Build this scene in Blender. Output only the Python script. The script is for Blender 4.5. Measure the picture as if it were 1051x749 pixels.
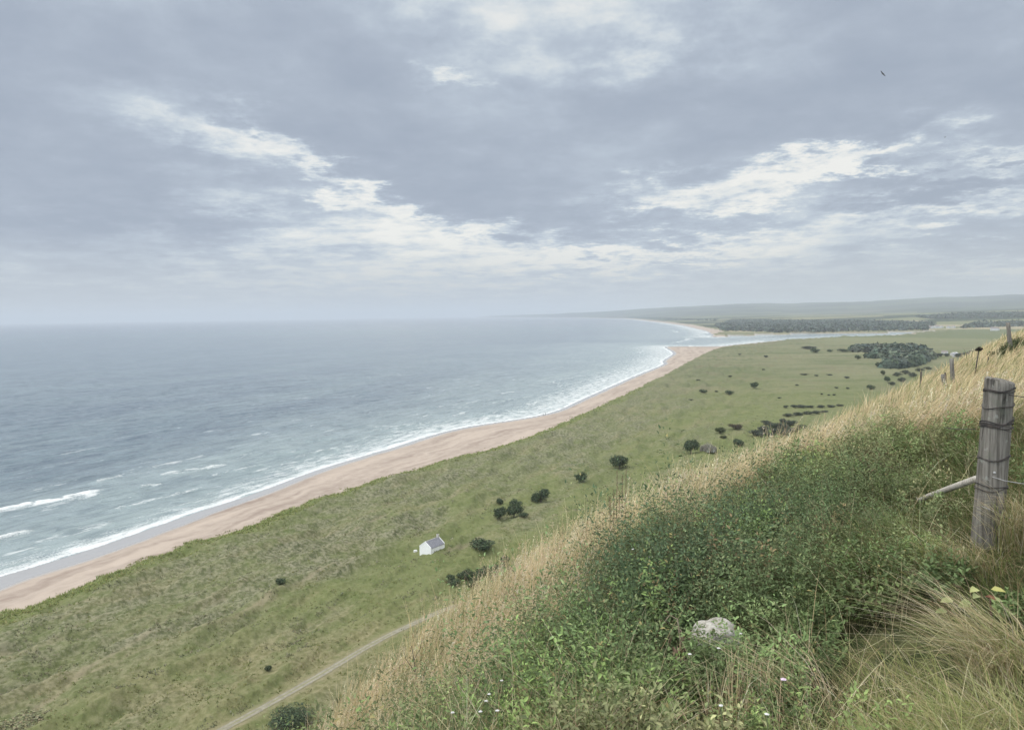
import bpy, bmesh, math, random
import numpy as np
from mathutils import Vector, Matrix, Euler

for _o in list(bpy.data.objects):
    bpy.data.objects.remove(_o)
scene = bpy.context.scene
COL = scene.collection
R_ = math.radians
rng = np.random.default_rng(7)
random.seed(7)

# ------------------------------------------------------------------ camera, sky, sun, exposure
EYE = 65.0                      # eye height above the sea, metres
FPX = 759.0                     # focal length in photo pixels (photo 1051 wide)
PITCH = math.atan((374.5 - 323.4) / FPX)
ROLL = 0.0145
_F = np.array([0, math.cos(PITCH), -math.sin(PITCH)])
_R0 = np.array([1.0, 0, 0])
_U0 = np.cross(_R0, _F)
_RT = _R0 * math.cos(ROLL) - _U0 * math.sin(ROLL)
_UP = _U0 * math.cos(ROLL) + _R0 * math.sin(ROLL)
cam_data = bpy.data.cameras.new('camera')
cam = bpy.data.objects.new('camera', cam_data)
COL.objects.link(cam)
cam.matrix_world = Matrix(((_RT[0], _UP[0], -_F[0], 0), (_RT[1], _UP[1], -_F[1], 0),
                           (_RT[2], _UP[2], -_F[2], EYE), (0, 0, 0, 1)))
cam_data.sensor_width = 36
cam_data.lens = 36 * FPX / 1051
cam_data.clip_start = 0.1
cam_data.clip_end = 150000
scene.camera = cam

SUN_AZ, SUN_EL = R_(-82), R_(40)        # azimuth from +Y (the view) towards +X, elevation
SUN_STRENGTH, SUN_ANGLE = 1.5, R_(10)
EXPOSURE = 0.0
HAZE_DENSITY = 0.000095

scene.render.engine = 'CYCLES'
scene.view_settings.view_transform = 'Standard'
scene.view_settings.look = 'None'
scene.view_settings.exposure = EXPOSURE
scene.view_settings.gamma = 1
scene.view_settings.use_curve_mapping = False
cy = scene.cycles
cy.use_denoising = True
try:
    cy.denoiser = 'OPENIMAGEDENOISE'
    cy.denoising_input_passes = 'RGB_ALBEDO_NORMAL'
    cy.denoising_prefilter = 'ACCURATE'
except Exception:
    pass
cy.max_bounces = 6
cy.diffuse_bounces = 3
cy.glossy_bounces = 2
cy.transmission_bounces = 3
cy.volume_bounces = 1
cy.transparent_max_bounces = 4
cy.use_adaptive_sampling = True
cy.adaptive_threshold = 0.01

sun_data = bpy.data.lights.new('sun', 'SUN')
sun_data.energy = SUN_STRENGTH
sun_data.angle = SUN_ANGLE
sun_data.color = (1.0, 0.95, 0.88)
sun = bpy.data.objects.new('sun', sun_data)
COL.objects.link(sun)
_sd = Vector((math.sin(SUN_AZ) * math.cos(SUN_EL), math.cos(SUN_AZ) * math.cos(SUN_EL), math.sin(SUN_EL)))
sun.rotation_euler = _sd.to_track_quat('Z', 'Y').to_euler()


def ray(px, py):
    """direction from the eye through a point of the photo"""
    d = _F + _RT * (px - 525.5) / FPX + _UP * (374.5 - py) / FPX
    return d / np.linalg.norm(d)


def azel(px, py):
    d = ray(px, py)
    return math.degrees(math.atan2(d[0], d[1])), math.degrees(math.asin(d[2]))


class NT:
    """small helper that writes node trees"""
    def __init__(self, tree):
        self.t = tree
        self.n = tree.nodes
        self.n.clear()

    def put(self, sock, v):
        if isinstance(v, bpy.types.NodeSocket):
            self.t.links.new(v, sock)
        elif v is not None:
            if sock.type == 'RGBA' and len(v) == 3:
                v = (*v, 1)
            sock.default_value = v

    def node(self, kind, ins=None, **props):
        nd = self.n.new(kind)
        for k, v in props.items():
            setattr(nd, k, v)
        for k, v in (ins or {}).items():
            self.put(nd.inputs[k], v)
        return nd

    def m(self, op, a, b=None, c=None, clamp=False):
        nd = self.n.new('ShaderNodeMath')
        nd.operation = op
        nd.use_clamp = clamp
        for i, v in enumerate((a, b, c)):
            if v is not None:
                self.put(nd.inputs[i], v)
        return nd.outputs[0]

    def v(self, op, a, b=None, s=None):
        nd = self.n.new('ShaderNodeVectorMath')
        nd.operation = op
        self.put(nd.inputs[0], a)
        if b is not None:
            self.put(nd.inputs[1], b)
        if s is not None:
            self.put(nd.inputs['Scale'], s)
        return nd.outputs['Value'] if op in ('LENGTH', 'DOT_PRODUCT', 'DISTANCE') else nd.outputs[0]

    def mix(self, fac, a, b, blend='MIX'):
        nd = self.n.new('ShaderNodeMix')
        nd.data_type = 'RGBA'
        nd.blend_type = blend
        nd.clamp_factor = True
        self.put(nd.inputs[0], fac)
        self.put(nd.inputs[6], a)
        self.put(nd.inputs[7], b)
        return nd.outputs[2]

    def ss(self, x, lo, hi, a=0.0, b=1.0):
        nd = self.n.new('ShaderNodeMapRange')
        nd.interpolation_type = 'SMOOTHSTEP'
        for i, v in enumerate((x, lo, hi, a, b)):
            self.put(nd.inputs[i], v)
        return nd.outputs[0]

    def noise(self, vec, scale, detail=4, rough=0.55, dist=0.0, dim='3D', norm=True):
        nd = self.n.new('ShaderNodeTexNoise')
        nd.noise_dimensions = dim
        nd.normalize = norm
        self.put(nd.inputs['Vector'], vec)
        self.put(nd.inputs['Scale'], scale)
        self.put(nd.inputs['Detail'], detail)
        self.put(nd.inputs['Roughness'], rough)
        self.put(nd.inputs['Distortion'], dist)
        return nd.outputs['Fac']

    def xyz(self, vec):
        nd = self.n.new('ShaderNodeSeparateXYZ')
        self.put(nd.inputs[0], vec)
        return nd.outputs[0], nd.outputs[1], nd.outputs[2]

    def comb(self, x, y, z):
        nd = self.n.new('ShaderNodeCombineXYZ')
        for i, v in enumerate((x, y, z)):
            self.put(nd.inputs[i], v)
        return nd.outputs[0]


def build_world():
    w = bpy.data.worlds.new('World')
    scene.world = w
    w.use_nodes = True
    k = NT(w.node_tree)
    d = k.node('ShaderNodeTexCoord').outputs['Generated']
    d = k.v('NORMALIZE', d)
    x, y, z = k.xyz(d)
    az0 = k.m('MULTIPLY', k.m('ARCTAN2', x, y), 57.2958)
    el0 = k.m('MULTIPLY', k.m('ARCSINE', z), 57.2958)
    # cloud deck coordinates: flatten the direction on to a layer overhead
    zc = k.m('ADD', k.m('MAXIMUM', z, 0.0), 0.13)
    p = k.comb(k.m('DIVIDE', x, zc), k.m('DIVIDE', y, zc), 0.0)
    # ragged edges: the angles are stirred by the deck's own noise
    wx = k.noise(k.v('ADD', p, (3.1, 0.7, 0.0)), 3.0, 8, 0.68)
    wy = k.noise(k.v('ADD', p, (9.4, 5.2, 2.0)), 3.0, 8, 0.68)
    az = k.m('ADD', az0, k.m('MULTIPLY', k.m('SUBTRACT', wx, 0.5), 17.0))
    el = k.m('ADD', el0, k.m('MULTIPLY', k.m('SUBTRACT', wy, 0.5), 10.0))

    def gauss(px, py, a, b, tilt, amp):
        u0, v0 = azel(px, py)
        a, b = a / 13.25, b / 13.25
        c, s = math.cos(R_(tilt)), math.sin(R_(tilt))
        du, dv = k.m('SUBTRACT', az, u0), k.m('SUBTRACT', el, v0)
        e1 = k.m('ADD', k.m('MULTIPLY', du, c / a), k.m('MULTIPLY', dv, s / a))
        e2 = k.m('ADD', k.m('MULTIPLY', du, -s / b), k.m('MULTIPLY', dv, c / b))
        q = k.m('ADD', k.m('MULTIPLY', e1, e1), k.m('MULTIPLY', e2, e2))
        return k.m('MULTIPLY', k.m('EXPONENT', k.m('MULTIPLY', q, -1.0)), amp)

    def total(lst):
        acc = None
        for g in lst:
            o = gauss(*g)
            acc = o if acc is None else k.m('ADD', acc, o)
        return acc
    # thin bright breaks: px, py, half length, half width, tilt, strength
    thin = total([
        (466, 84, 34, 11, 0, 0.62), (550, 8, 150, 44, -8, 0.46), (690, 28, 80, 30, 10, 0.26), (560, 70, 170, 30, -4, 0.16),
        (215, 138, 95, 22, -15, 0.5), (330, 178, 85, 15, -28, 0.66), (390, 208, 50, 12, -25, 0.45),
        (240, 205, 70, 20, -8, 0.3),
        (440, 240, 130, 18, -6, 0.66), (330, 258, 280, 20, -2, 0.30), (640, 264, 140, 9, 2, 0.62),
        (690, 200, 80, 16, 5, 0.7), (800, 188, 90, 17, 14, 0.8), (880, 160, 65, 12, 8, 0.75),
        (1015, 166, 50, 9, -4, 0.6), (990, 212, 80, 12, 3, 0.5), (790, 245, 150, 16, 4, 0.25),
        (1040, 275, 60, 12, 0, 0.35), (650, 285, 360, 24, 0, 0.26), (200, 292, 260, 20, 0, 0.20)])
    thin = k.m('MULTIPLY', thin, 1.15)
    thick = total([
        (590, 222, 150, 16, 3, 0.55), (700, 226, 70, 11, 0, 0.35), (950, 185, 95, 17, -3, 0.8), (430, 170, 120, 42, -15, 0.45),
        (900, 80, 200, 70, 0, 0.4), (80, 130, 140, 90, 0, 0.4), (690, 120, 160, 40, 0, 0.25), (210, 232, 120, 18, -3, 0.4),
        (330, 60, 170, 50, 0, 0.25), (715, 8, 60, 14, 0, 0.2), (60, 225, 110, 30, 0, 0.25)])
    n1 = k.noise(p, 1.6, 8, 0.6)
    n2 = k.noise(k.v('ADD', p, (4.0, 1.5, 7.0)), 4.2, 8, 0.60)
    n3 = k.noise(k.v('ADD', p, (1.0, 8.5, 3.0)), 0.55, 3, 0.5)
    thin = k.m('MULTIPLY', thin, k.ss(n2, 0.33, 0.62, 0.72, 1.15))
    val = k.m('ADD', k.m('SUBTRACT', thin, k.m('MULTIPLY', thick, 0.62)), k.m('MULTIPLY', k.m('SUBTRACT', n1, 0.5), 0.85))
    val = k.m('ADD', val, k.m('MULTIPLY', k.m('SUBTRACT', n2, 0.5), 0.85))
    val = k.m('ADD', val, k.m('MULTIPLY', k.m('SUBTRACT', n3, 0.5), 0.25))
    n4 = k.noise(k.v('MULTIPLY', d, (1.0, 1.0, 1.7)), 6.5, 7, 0.58, 0.4)       # rounder billows
    val = k.m('ADD', val, k.m('MULTIPLY', k.m('SUBTRACT', n4, 0.5), 1.05))
    ramp = k.node('ShaderNodeValToRGB')
    cr = ramp.color_ramp
    cr.interpolation = 'B_SPLINE'
    stops = [(0.0, (0.345, 0.403, 0.50)), (0.26, (0.402, 0.460, 0.553)), (0.46, (0.47, 0.54, 0.635)),
             (0.62, (0.61, 0.68, 0.74)), (0.78, (0.82, 0.84, 0.83)), (1.0, (1.02, 1.0, 0.94))]
    while len(cr.elements) < len(stops):
        cr.elements.new(0.5)
    for e, (ps, c) in zip(cr.elements, stops):
        e.position = ps
        e.color = (*c, 1)
    k.put(ramp.inputs[0], k.m('ADD', k.m('MULTIPLY', val, 0.66), 0.35))
    cloud = ramp.outputs[0]
    # towards the horizon the deck merges to an even pale grey
    low = k.ss(el0, 0.0, 6.5, 0.8, 0.0)
    cloud = k.mix(low, cloud, (0.53, 0.565, 0.595))
    # high overhead and towards the veiled sun the deck is much brighter than low down ahead
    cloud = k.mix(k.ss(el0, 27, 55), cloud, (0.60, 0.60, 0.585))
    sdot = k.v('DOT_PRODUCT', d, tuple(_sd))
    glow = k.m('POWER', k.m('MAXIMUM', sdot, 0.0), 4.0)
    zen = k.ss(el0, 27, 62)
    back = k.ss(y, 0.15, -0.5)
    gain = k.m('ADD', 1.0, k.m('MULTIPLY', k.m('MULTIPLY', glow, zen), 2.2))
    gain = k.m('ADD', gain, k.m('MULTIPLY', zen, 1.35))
    gain = k.m('ADD', gain, k.m('MULTIPLY', back, 2.0))  # unseen deck behind the eye, brightened to light faces turned this way
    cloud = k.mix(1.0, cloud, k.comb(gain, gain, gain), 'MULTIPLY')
    sky = k.node('ShaderNodeTexSky', sky_type='NISHITA', sun_disc=False)
    sky.sun_elevation = SUN_EL
    sky.sun_rotation = SUN_AZ
    sky.air_density, sky.dust_density = 1.0, 2.0
    bg1 = k.node('ShaderNodeBackground', {'Color': sky.outputs[0], 'Strength': 0.1})
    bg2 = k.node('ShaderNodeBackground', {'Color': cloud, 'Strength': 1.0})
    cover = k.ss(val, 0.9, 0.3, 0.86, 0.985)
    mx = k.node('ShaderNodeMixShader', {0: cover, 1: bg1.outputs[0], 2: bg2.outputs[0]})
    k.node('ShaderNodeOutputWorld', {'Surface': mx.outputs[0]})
    w.cycles.sampling_method = 'MANUAL'
    w.cycles.sample_map_resolution = 1024


build_world()

# ------------------------------------------------------------------ helpers


def tag(o, label=None, cat=None, group=None, kind=None):
    if label:
        o['label'] = label
    if cat:
        o['category'] = cat
    if group:
        o['group'] = group
    if kind:
        o['kind'] = kind
    return o


def empty(name, loc, rz=0.0, scale=None):
    o = bpy.data.objects.new(name, None)
    COL.objects.link(o)
    o.location = loc
    o.rotation_euler = (0, 0, rz)
    if scale is not None:
        o.scale = scale if hasattr(scale, '__len__') else (scale,) * 3
    o.empty_display_size = 0.2
    return o


def mesh_np(name, verts, loops, sizes, mat=None, parent=None, smooth=False, attrs=None):
    """a mesh object from arrays: verts (n,3), flat loop indices, polygon sizes, point attributes"""
    me = bpy.data.meshes.new(name)
    verts = np.asarray(verts, np.float32)
    loops = np.asarray(loops, np.int32).ravel()
    sizes = np.asarray(sizes, np.int32)
    me.vertices.add(len(verts))
    me.vertices.foreach_set('co', verts.ravel())
    me.loops.add(len(loops))
    me.loops.foreach_set('vertex_index', loops)
    me.polygons.add(len(sizes))
    st = np.zeros(len(sizes), np.int32)
    st[1:] = np.cumsum(sizes)[:-1]
    me.polygons.foreach_set('loop_start', st)
    if smooth:
        me.polygons.foreach_set('use_smooth', np.ones(len(sizes), bool))
    for an, (ty, data) in (attrs or {}).items():
        a = me.attributes.new(an, ty, 'POINT')
        a.data.foreach_set('color' if ty == 'FLOAT_COLOR' else 'value', np.asarray(data, np.float32).ravel())
    me.update(calc_edges=True)
    me.validate()
    if mat:
        me.materials.append(mat)
    o = bpy.data.objects.new(name, me)
    COL.objects.link(o)
    if parent:
        o.parent = parent
    return o


def obj_bm(name, bm, mat=None, parent=None, smooth=False):
    me = bpy.data.meshes.new(name)
    bm.normal_update()
    bm.to_mesh(me)
    bm.free()
    if smooth:
        for p in me.polygons:
            p.use_smooth = True
    if mat:
        me.materials.append(mat)
    o = bpy.data.objects.new(name, me)
    COL.objects.link(o)
    if parent:
        o.parent = parent
    return o


_prm = np.random.default_rng(11).permutation(4096).astype(np.int64)
_ang = np.random.default_rng(12).random(4096) * 2 * np.pi
_gx, _gy = np.cos(_ang), np.sin(_ang)


def perlin(x, y, seed=0):
    x = np.asarray(x, np.float64) + seed * 17.37
    y = np.asarray(y, np.float64) + seed * 9.71
    xi, yi = np.floor(x).astype(np.int64), np.floor(y).astype(np.int64)
    xf, yf = x - xi, y - yi
    u, v = xf * xf * xf * (xf * (xf * 6 - 15) + 10), yf * yf * yf * (yf * (yf * 6 - 15) + 10)

    def g(a, b, fx, fy):
        h = _prm[(_prm[(xi + a) & 4095] + yi + b) & 4095]
        return _gx[h] * fx + _gy[h] * fy
    a = g(0, 0, xf, yf) * (1 - u) + g(1, 0, xf - 1, yf) * u
    b = g(0, 1, xf, yf - 1) * (1 - u) + g(1, 1, xf - 1, yf - 1) * u
    return (a * (1 - v) + b * v) * 1.4


def fbm(x, y, oct=4, seed=0, gain=0.5):
    t, a = 0.0, 1.0
    for i in range(oct):
        t = t + a * perlin(x * 2 ** i, y * 2 ** i, seed + i * 3)
        a *= gain
    return t


def sst(a, b, x):
    t = np.clip((x - a) / (b - a), 0, 1)
    return t * t * (3 - 2 * t)


def sdist(x, y, poly):
    """signed distance to a closed polygon, positive inside"""
    x, y = np.asarray(x, np.float64), np.asarray(y, np.float64)
    d = np.full(x.shape, 1e18)
    ins = np.zeros(x.shape, bool)
    n = len(poly)
    for i in range(n):
        ax, ay = poly[i]
        bx, by = poly[(i + 1) % n]
        ex, ey = bx - ax, by - ay
        px, py = x - ax, y - ay
        t = np.clip((px * ex + py * ey) / (ex * ex + ey * ey), 0, 1)
        d = np.minimum(d, (px - ex * t) ** 2 + (py - ey * t) ** 2)
        c = (ay > y) != (by > y)
        if ey != 0:
            ins ^= c & (x < ex * (y - ay) / ey + ax)
    d = np.sqrt(d)
    return np.where(ins, d, -d)


def smooth_line(pts, n=6):
    """Catmull-Rom through points"""
    P = [np.array(p, float) for p in pts]
    P = [2 * P[0] - P[1]] + P + [2 * P[-1] - P[-2]]
    out = []
    for i in range(1, len(P) - 2):
        for j in range(n):
            t = j / n
            a, b, c, d = P[i - 1:i + 3]
            out.append(0.5 * (2 * b + (c - a) * t + (2 * a - 5 * b + 4 * c - d) * t * t + (3 * b - a - 3 * c + d) * t ** 3))
    out.append(P[-2])
    return [tuple(q) for q in out]


def new_mat(name):
    m = bpy.data.materials.new(name)
    m.use_nodes = True
    return m, NT(m.node_tree)


def bsdf(k, color, rough=0.9, normal=None, **extra):
    b = k.node('ShaderNodeBsdfPrincipled', {'Base Color': color, 'Roughness': rough})
    b.inputs['Specular IOR Level'].default_value = extra.pop('spec', 0.25)
    for kk, v in extra.items():
        k.put(b.inputs[kk], v)
    if normal is not None:
        k.put(b.inputs['Normal'], normal)
    k.node('ShaderNodeOutputMaterial', {'Surface': b.outputs[0]})
    return b


def bump(k, h, strength=0.5, dist=0.1, normal=None):
    nd = k.node('ShaderNodeBump', {'Strength': strength, 'Distance': dist, 'Height': h})
    if normal is not None:
        k.put(nd.inputs['Normal'], normal)
    return nd.outputs[0]


# ------------------------------------------------------------------ the land: coast, dunes, plain, far shore
WATERLINE = [(-600, -3000), (-300, -400), (-215, -60), (-165, 90), (-146, 150)] + smooth_line([
    (-132, 186), (-125, 199), (-118, 216), (-108, 245), (-97, 272), (-83, 316), (-61, 363), (-32, 424), (22, 482), (56, 570),
    (125, 759), (190, 930), (205, 1003), (250, 1150), (266, 1226), (280, 1330), (290, 1407)], 4) + [
    (305, 1440), (340, 1430), (389, 1395), (601, 1658), (769, 1796), (906, 1830), (1050, 1960), (1228, 2143),
    (1019, 2060), (901, 2106), (754, 2081), (600, 1990), (529, 1925), (520, 1960), (555, 2040), (610, 2280), (668, 2538),
    (760, 3100), (868, 3769), (980, 4700), (1087, 5692), (1260, 7400), (1425, 9408), (1350, 12000), (1000, 15000), (100, 18500),
    (-900, 22000), (-1500, 26000), (-1500, 60000), (90000, 60000), (90000, -3000)]
DUNELINE = [(-560, -3000), (-255, -400), (-165, -60), (-135, 60), (-120, 120)] + smooth_line([
    (-111, 155), (-104, 164), (-98, 184), (-89, 203), (-78, 225), (-66, 256), (-49, 286), (-20, 329), (18, 396), (85, 564),
    (173, 797), (240, 980), (279, 1084), (340, 1240), (385, 1330)], 4) + [
    (440, 1400), (615, 1625), (780, 1755), (930, 1800), (1090, 1930), (1240, 2110), (90000, 2400), (90000, -3000)]
TRACK = smooth_line([(-52, 92), (-46, 102), (-41.5, 109), (-36.5, 117), (-31, 126), (-26.5, 133.5), (-21, 141), (-13, 150), (2, 160), (24, 172), (50, 190)], 6)


def line_dist(x, y, pts):
    d = np.full(np.shape(x), 1e18)
    for (ax, ay), (bx, by) in zip(pts[:-1], pts[1:]):
        ex, ey = bx - ax, by - ay
        t = np.clip(((x - ax) * ex + (y - ay) * ey) / (ex * ex + ey * ey), 0, 1)
        d = np.minimum(d, (x - ax - ex * t) ** 2 + (y - ay - ey * t) ** 2)
    return np.sqrt(d)


def land_fields(x, y, fine=True):
    """height and surface masks of the land at x, y"""
    x, y = np.asarray(x, float), np.asarray(y, float)
    r = np.hypot(x, y)
    dW = sdist(x, y, WATERLINE)
    dD = sdist(x, y, DUNELINE)
    far = sst(1800, 2100, y) * (y > 1850) * (dW > -1e9)
    # along-shore coordinates for the dune ridges
    a, b = x * .47 + y * .88, x * .88 - y * .47
    jag = fbm(x / 6, y / 6, 3, 5) * 2.3 + fbm(x / 26, y / 26, 2, 8) * 2.0
    dDj = dD + jag * sst(2500, 300, r)
    # north of the river the beach is a simple strip
    dDj = np.where(y > 1850 + 0.12 * (x - 500), dW - np.where((x > 570) & (y < 2250), 7, 40 + r * .003), dDj)
    t = np.clip(dW / np.maximum(dW - dDj, 0.5), 0, 1)
    beach = 0.02 + 2.5 * t ** 1.2 + 0.10 * fbm(a / 16, b / 3.5, 3, 21) * sst(0, 6, dW)
    inl = np.maximum(dDj, 0)
    hum = fbm(a / 26, b / 9, 4, 31)
    hum2 = fbm(x / 4.2, y / 4.2, 3, 37)
    env = sst(0, 8, inl) * (0.35 + 0.65 * sst(130, 30, inl))
    land = 2.4 + 1.7 * sst(-1, 7, dDj) + env * (2.1 * hum + 1.5 * np.abs(fbm(a / 40, b / 13, 2, 44))) + 0.26 * hum2 * sst(0, 4, inl) * sst(2500, 400, r)
    if fine:
        near = sst(700, 150, r)
        land = land + near * sst(0, 3, inl) * (0.16 * fbm(x / 1.1, y / 1.1, 3, 51) + 0.07 * perlin(x / .4, y / .4, 52))
    h = np.where(dDj > 0, land, beach)
    # flatten for the track
    td = line_dist(x, y, TRACK)
    flat = 4.6 + 0.5 * fbm(x / 40, y / 40, 2, 61)
    wt = sst(4.5, 1.4, td)
    h = np.where(dDj > 0, h * (1 - wt) + flat * wt, h)
    h = np.where(dW > 0, h, np.maximum(0.045 * dW - 0.02, -8))
    # ground rising inland and the hills on the skyline
    az = np.degrees(np.arctan2(x, y))
    rise = 12 * sst(3800, 5200, r) * sst(4, 12, az) * (.7 + .6 * perlin(x / 1500, y / 1500, 78)) + 38 * sst(2600, 6000, r) * sst(22, 42, az) + 14 * sst(2600, 6000, r) * sst(10, 24, az)
    prof = np.interp(az, [-12, -2, 1, 6, 12, 17, 21, 26, 32, 36, 45], [0, 40, 70, 100, 165, 205, 185, 205, 225, 240, 250])
    hills = prof * sst(7500, 14500, r) * (0.93 + 0.10 * fbm(az / 3.5, r / 2500, 3, 71)) + 10 * sst(5000, 9000, r) * fbm(x / 900, y / 900, 3, 75)
    h = h + (rise + np.maximum(hills, 0)) * sst(10, 900, dW)
    sand = np.where(dDj > 0, 0, 1) * 1.0
    wet_w = np.interp(y, [100, 190, 260, 350, 600, 5000], [14, 11, 7, 4.5, 5, 6])
    wet = sst(wet_w + 1.2, wet_w - 1.2, dW + 0.8 * fbm(a / 14, b / 5, 2, 81)) * (dW > -30)
    return dict(h=h, dW=dW, dD=dDj, sand=sand, wet=wet, td=td, a=a, b=b, inl=inl, r=r, az=az)


def ground_z(x, y):
    return land_fields(np.array([x]), np.array([y]))['h'][0]


def polar_grid(az, r):
    A, Rr = np.meshgrid(np.radians(az), r)
    return (Rr * np.sin(A)).ravel(), (Rr * np.cos(A)).ravel(), len(az), len(r)


def grid_faces(nc, nr, wrap=False):
    i = np.arange(nr - 1)[:, None] * nc + np.arange(nc - 1)[None, :]
    q = np.stack([i, i + 1, i + nc + 1, i + nc], -1).reshape(-1, 4)
    if wrap:
        j = np.arange(nr - 1) * nc
        q2 = np.stack([j + nc - 1, j, j + nc, j + 2 * nc - 1], -1)
        q = np.vstack([q, q2])
    return q[:, ::-1]


def ground_material():
    m, k = new_mat('land_surface')
    pos = k.node('ShaderNodeNewGeometry').outputs['Position']
    a1 = k.node('ShaderNodeAttribute', attribute_name='surf')
    sp = k.node('ShaderNodeSeparateColor', {0: a1.outputs['Color']})
    sand, wet, marram = sp.outputs[0], sp.outputs[1], sp.outputs[2]
    ochre = a1.outputs['Alpha']
    a2 = k.node('ShaderNodeAttribute', attribute_name='land')
    sp2 = k.node('ShaderNodeSeparateColor', {0: a2.outputs['Color']})
    shoulder, field, tread = sp2.outputs[0], sp2.outputs[1], sp2.outputs[2]
    x, y, z = k.xyz(pos)
    n_big = k.noise(pos, 0.022, 4, 0.6)
    n_mid = k.noise(pos, 0.16, 4, 0.65)
    n_sm = k.noise(pos, 0.9, 4, 0.7)
    n_tiny = k.noise(pos, 4.5, 3, 0.7)
    # grass: three greens and straw, broken at several sizes
    g = k.mix(k.ss(n_mid, 0.35, 0.65), (0.108, 0.134, 0.044), (0.158, 0.176, 0.068))
    g = k.mix(k.ss(n_big, 0.38, 0.66, 0.0, 0.75), g, (0.140, 0.160, 0.066))
    g = k.mix(k.ss(n_sm, 0.46, 0.76, 0.0, 0.45), g, (0.22, 0.215, 0.11))
    g = k.mix(k.ss(n_sm, 0.44, 0.26, 0.0, 0.42), g, (0.066, 0.084, 0.034))
    g = k.mix(k.ss(n_tiny, 0.40, 0.25, 0.0, 0.28), g, (0.05, 0.06, 0.03))
    mar = k.mix(k.ss(n_sm, 0.38, 0.62), (0.085, 0.095, 0.048), (0.235, 0.225, 0.150))
    g = k.mix(k.m('MULTIPLY', marram, k.ss(n_mid, 0.28, 0.62, 0.25, 0.95)), g, mar)
    och = k.mix(k.ss(n_sm, 0.35, 0.65), (0.160, 0.150, 0.072), (0.255, 0.228, 0.130))
    g = k.mix(k.m('MULTIPLY', ochre, k.ss(n_mid, 0.30, 0.60, 0.10, 0.75)), g, och)
    g = k.mix(k.m('MULTIPLY', shoulder, 0.7), g, (0.27, 0.235, 0.155))
    # the far plain: mixed pasture in long low bands, distance haze put into its paler colour
    mid_far = k.ss(k.v('LENGTH', pos), 330, 900)
    band = k.noise(k.v('MULTIPLY', pos, (0.35, 1.0, 0.0)), 0.020, 5, 0.62)
    fg = k.mix(k.ss(band, 0.35, 0.62), (0.105, 0.125, 0.060), (0.185, 0.182, 0.108))
    fg = k.mix(k.ss(n_big, 0.52, 0.66, 0.0, 0.7), fg, (0.165, 0.145, 0.092))
    fg = k.mix(k.ss(k.noise(k.v('MULTIPLY', pos, (0.25, 1.0, 0.0)), 0.055, 5, 0.7), 0.61, 0.67, 0.0, 0.75), fg, (0.060, 0.075, 0.045))
    g = k.mix(k.m('MULTIPLY', mid_far, 0.8), g, fg)
    # bare scrapes
    scr = k.m('MULTIPLY', k.ss(n_mid, 0.70, 0.76), k.ss(n_sm, 0.5, 0.62))
    g = k.mix(k.m('MULTIPLY', scr, 0.8), g, (0.40, 0.35, 0.25))
    g = k.mix(1.0, g, (0.99, 0.98, 0.98), 'MULTIPLY')
    # far fields
    vor = k.node('ShaderNodeTexVoronoi', {'Vector': k.v('MULTIPLY', pos, (0.6, 1.0, 0.0)), 'Scale': 0.0022})
    fr = k.node('ShaderNodeSeparateColor', {0: vor.outputs['Color']})
    fc = k.mix(fr.outputs[0], (0.105, 0.125, 0.060), (0.19, 0.19, 0.105))
    fc = k.mix(k.ss(fr.outputs[1], 0.8, 0.95), fc, (0.30, 0.26, 0.17))
    fc = k.mix(k.m('MULTIPLY', k.ss(fr.outputs[2], 0.56, 0.60), k.ss(k.v('LENGTH', pos), 2700, 3300)), fc, (0.034, 0.050, 0.030))
    far = k.ss(k.v('LENGTH', pos), 6500, 10500)
    fc = k.mix(far, fc, k.mix(k.ss(fr.outputs[0], 0.3, 0.8), (0.018, 0.030, 0.028), (0.075, 0.095, 0.060)))
    g = k.mix(field, g, fc)
    # sand: dry pinkish, streaked along the tide lines
    s1 = k.noise(k.v('MULTIPLY', k.v('ROTATE', pos, None) if False else pos, (1, 1, 0)), 0.25, 5, 0.6)
    wob = k.noise(pos, 0.05, 3, 0.6)
    tr2 = k.m('ADD', tread, k.m('MULTIPLY', wob, 14.0))
    along = k.comb(k.m('MULTIPLY', tr2, 0.16), k.m('MULTIPLY', y, 0.014), 0.0)
    s2 = k.noise(along, 1.0, 5, 0.62)
    sc = k.mix(k.ss(s1, 0.3, 0.7), (0.298, 0.242, 0.200), (0.370, 0.308, 0.258))
    sc = k.mix(k.ss(s2, 0.40, 0.66, 0.0, 0.75), sc, (0.455, 0.38, 0.315))
    sc = k.mix(k.ss(s2, 0.46, 0.30, 0.0, 0.7), sc, (0.235, 0.18, 0.148))
    sc = k.mix(k.m('MULTIPLY', k.ss(n_sm, 0.62, 0.74), 0.3), sc, (0.26, 0.20, 0.17))
    wrk = k.noise(k.comb(k.m('MULTIPLY', tr2, 0.55), k.m('MULTIPLY', y, 0.05), 2.0), 1.0, 5, 0.75)
    sc = k.mix(k.m('MULTIPLY', k.ss(wrk, 0.62, 0.70), 0.5), sc, (0.16, 0.125, 0.10))
    wc = (0.335, 0.325, 0.315)
    sc = k.mix(wet, sc, wc)
    col = k.mix(sand, g, sc)
    rough = k.m('SUBTRACT', 0.95, k.m('MULTIPLY', k.m('MULTIPLY', wet, sand), 0.72))
    hgt = k.m('ADD', k.m('MULTIPLY', n_sm, 1.0), k.m('MULTIPLY', n_tiny, 0.35))
    inv = k.m('MULTIPLY', k.m('SUBTRACT', 1.0, wet), 0.8)
    nd = k.node('ShaderNodeBump', {'Distance': 0.28, 'Height': hgt})
    k.put(nd.inputs['Strength'], k.m('MULTIPLY', inv, k.m('SUBTRACT', 1.0, k.m('MULTIPLY', sand, 0.85))))
    b = bsdf(k, col, rough, nd.outputs[0], spec=0.3)
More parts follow.
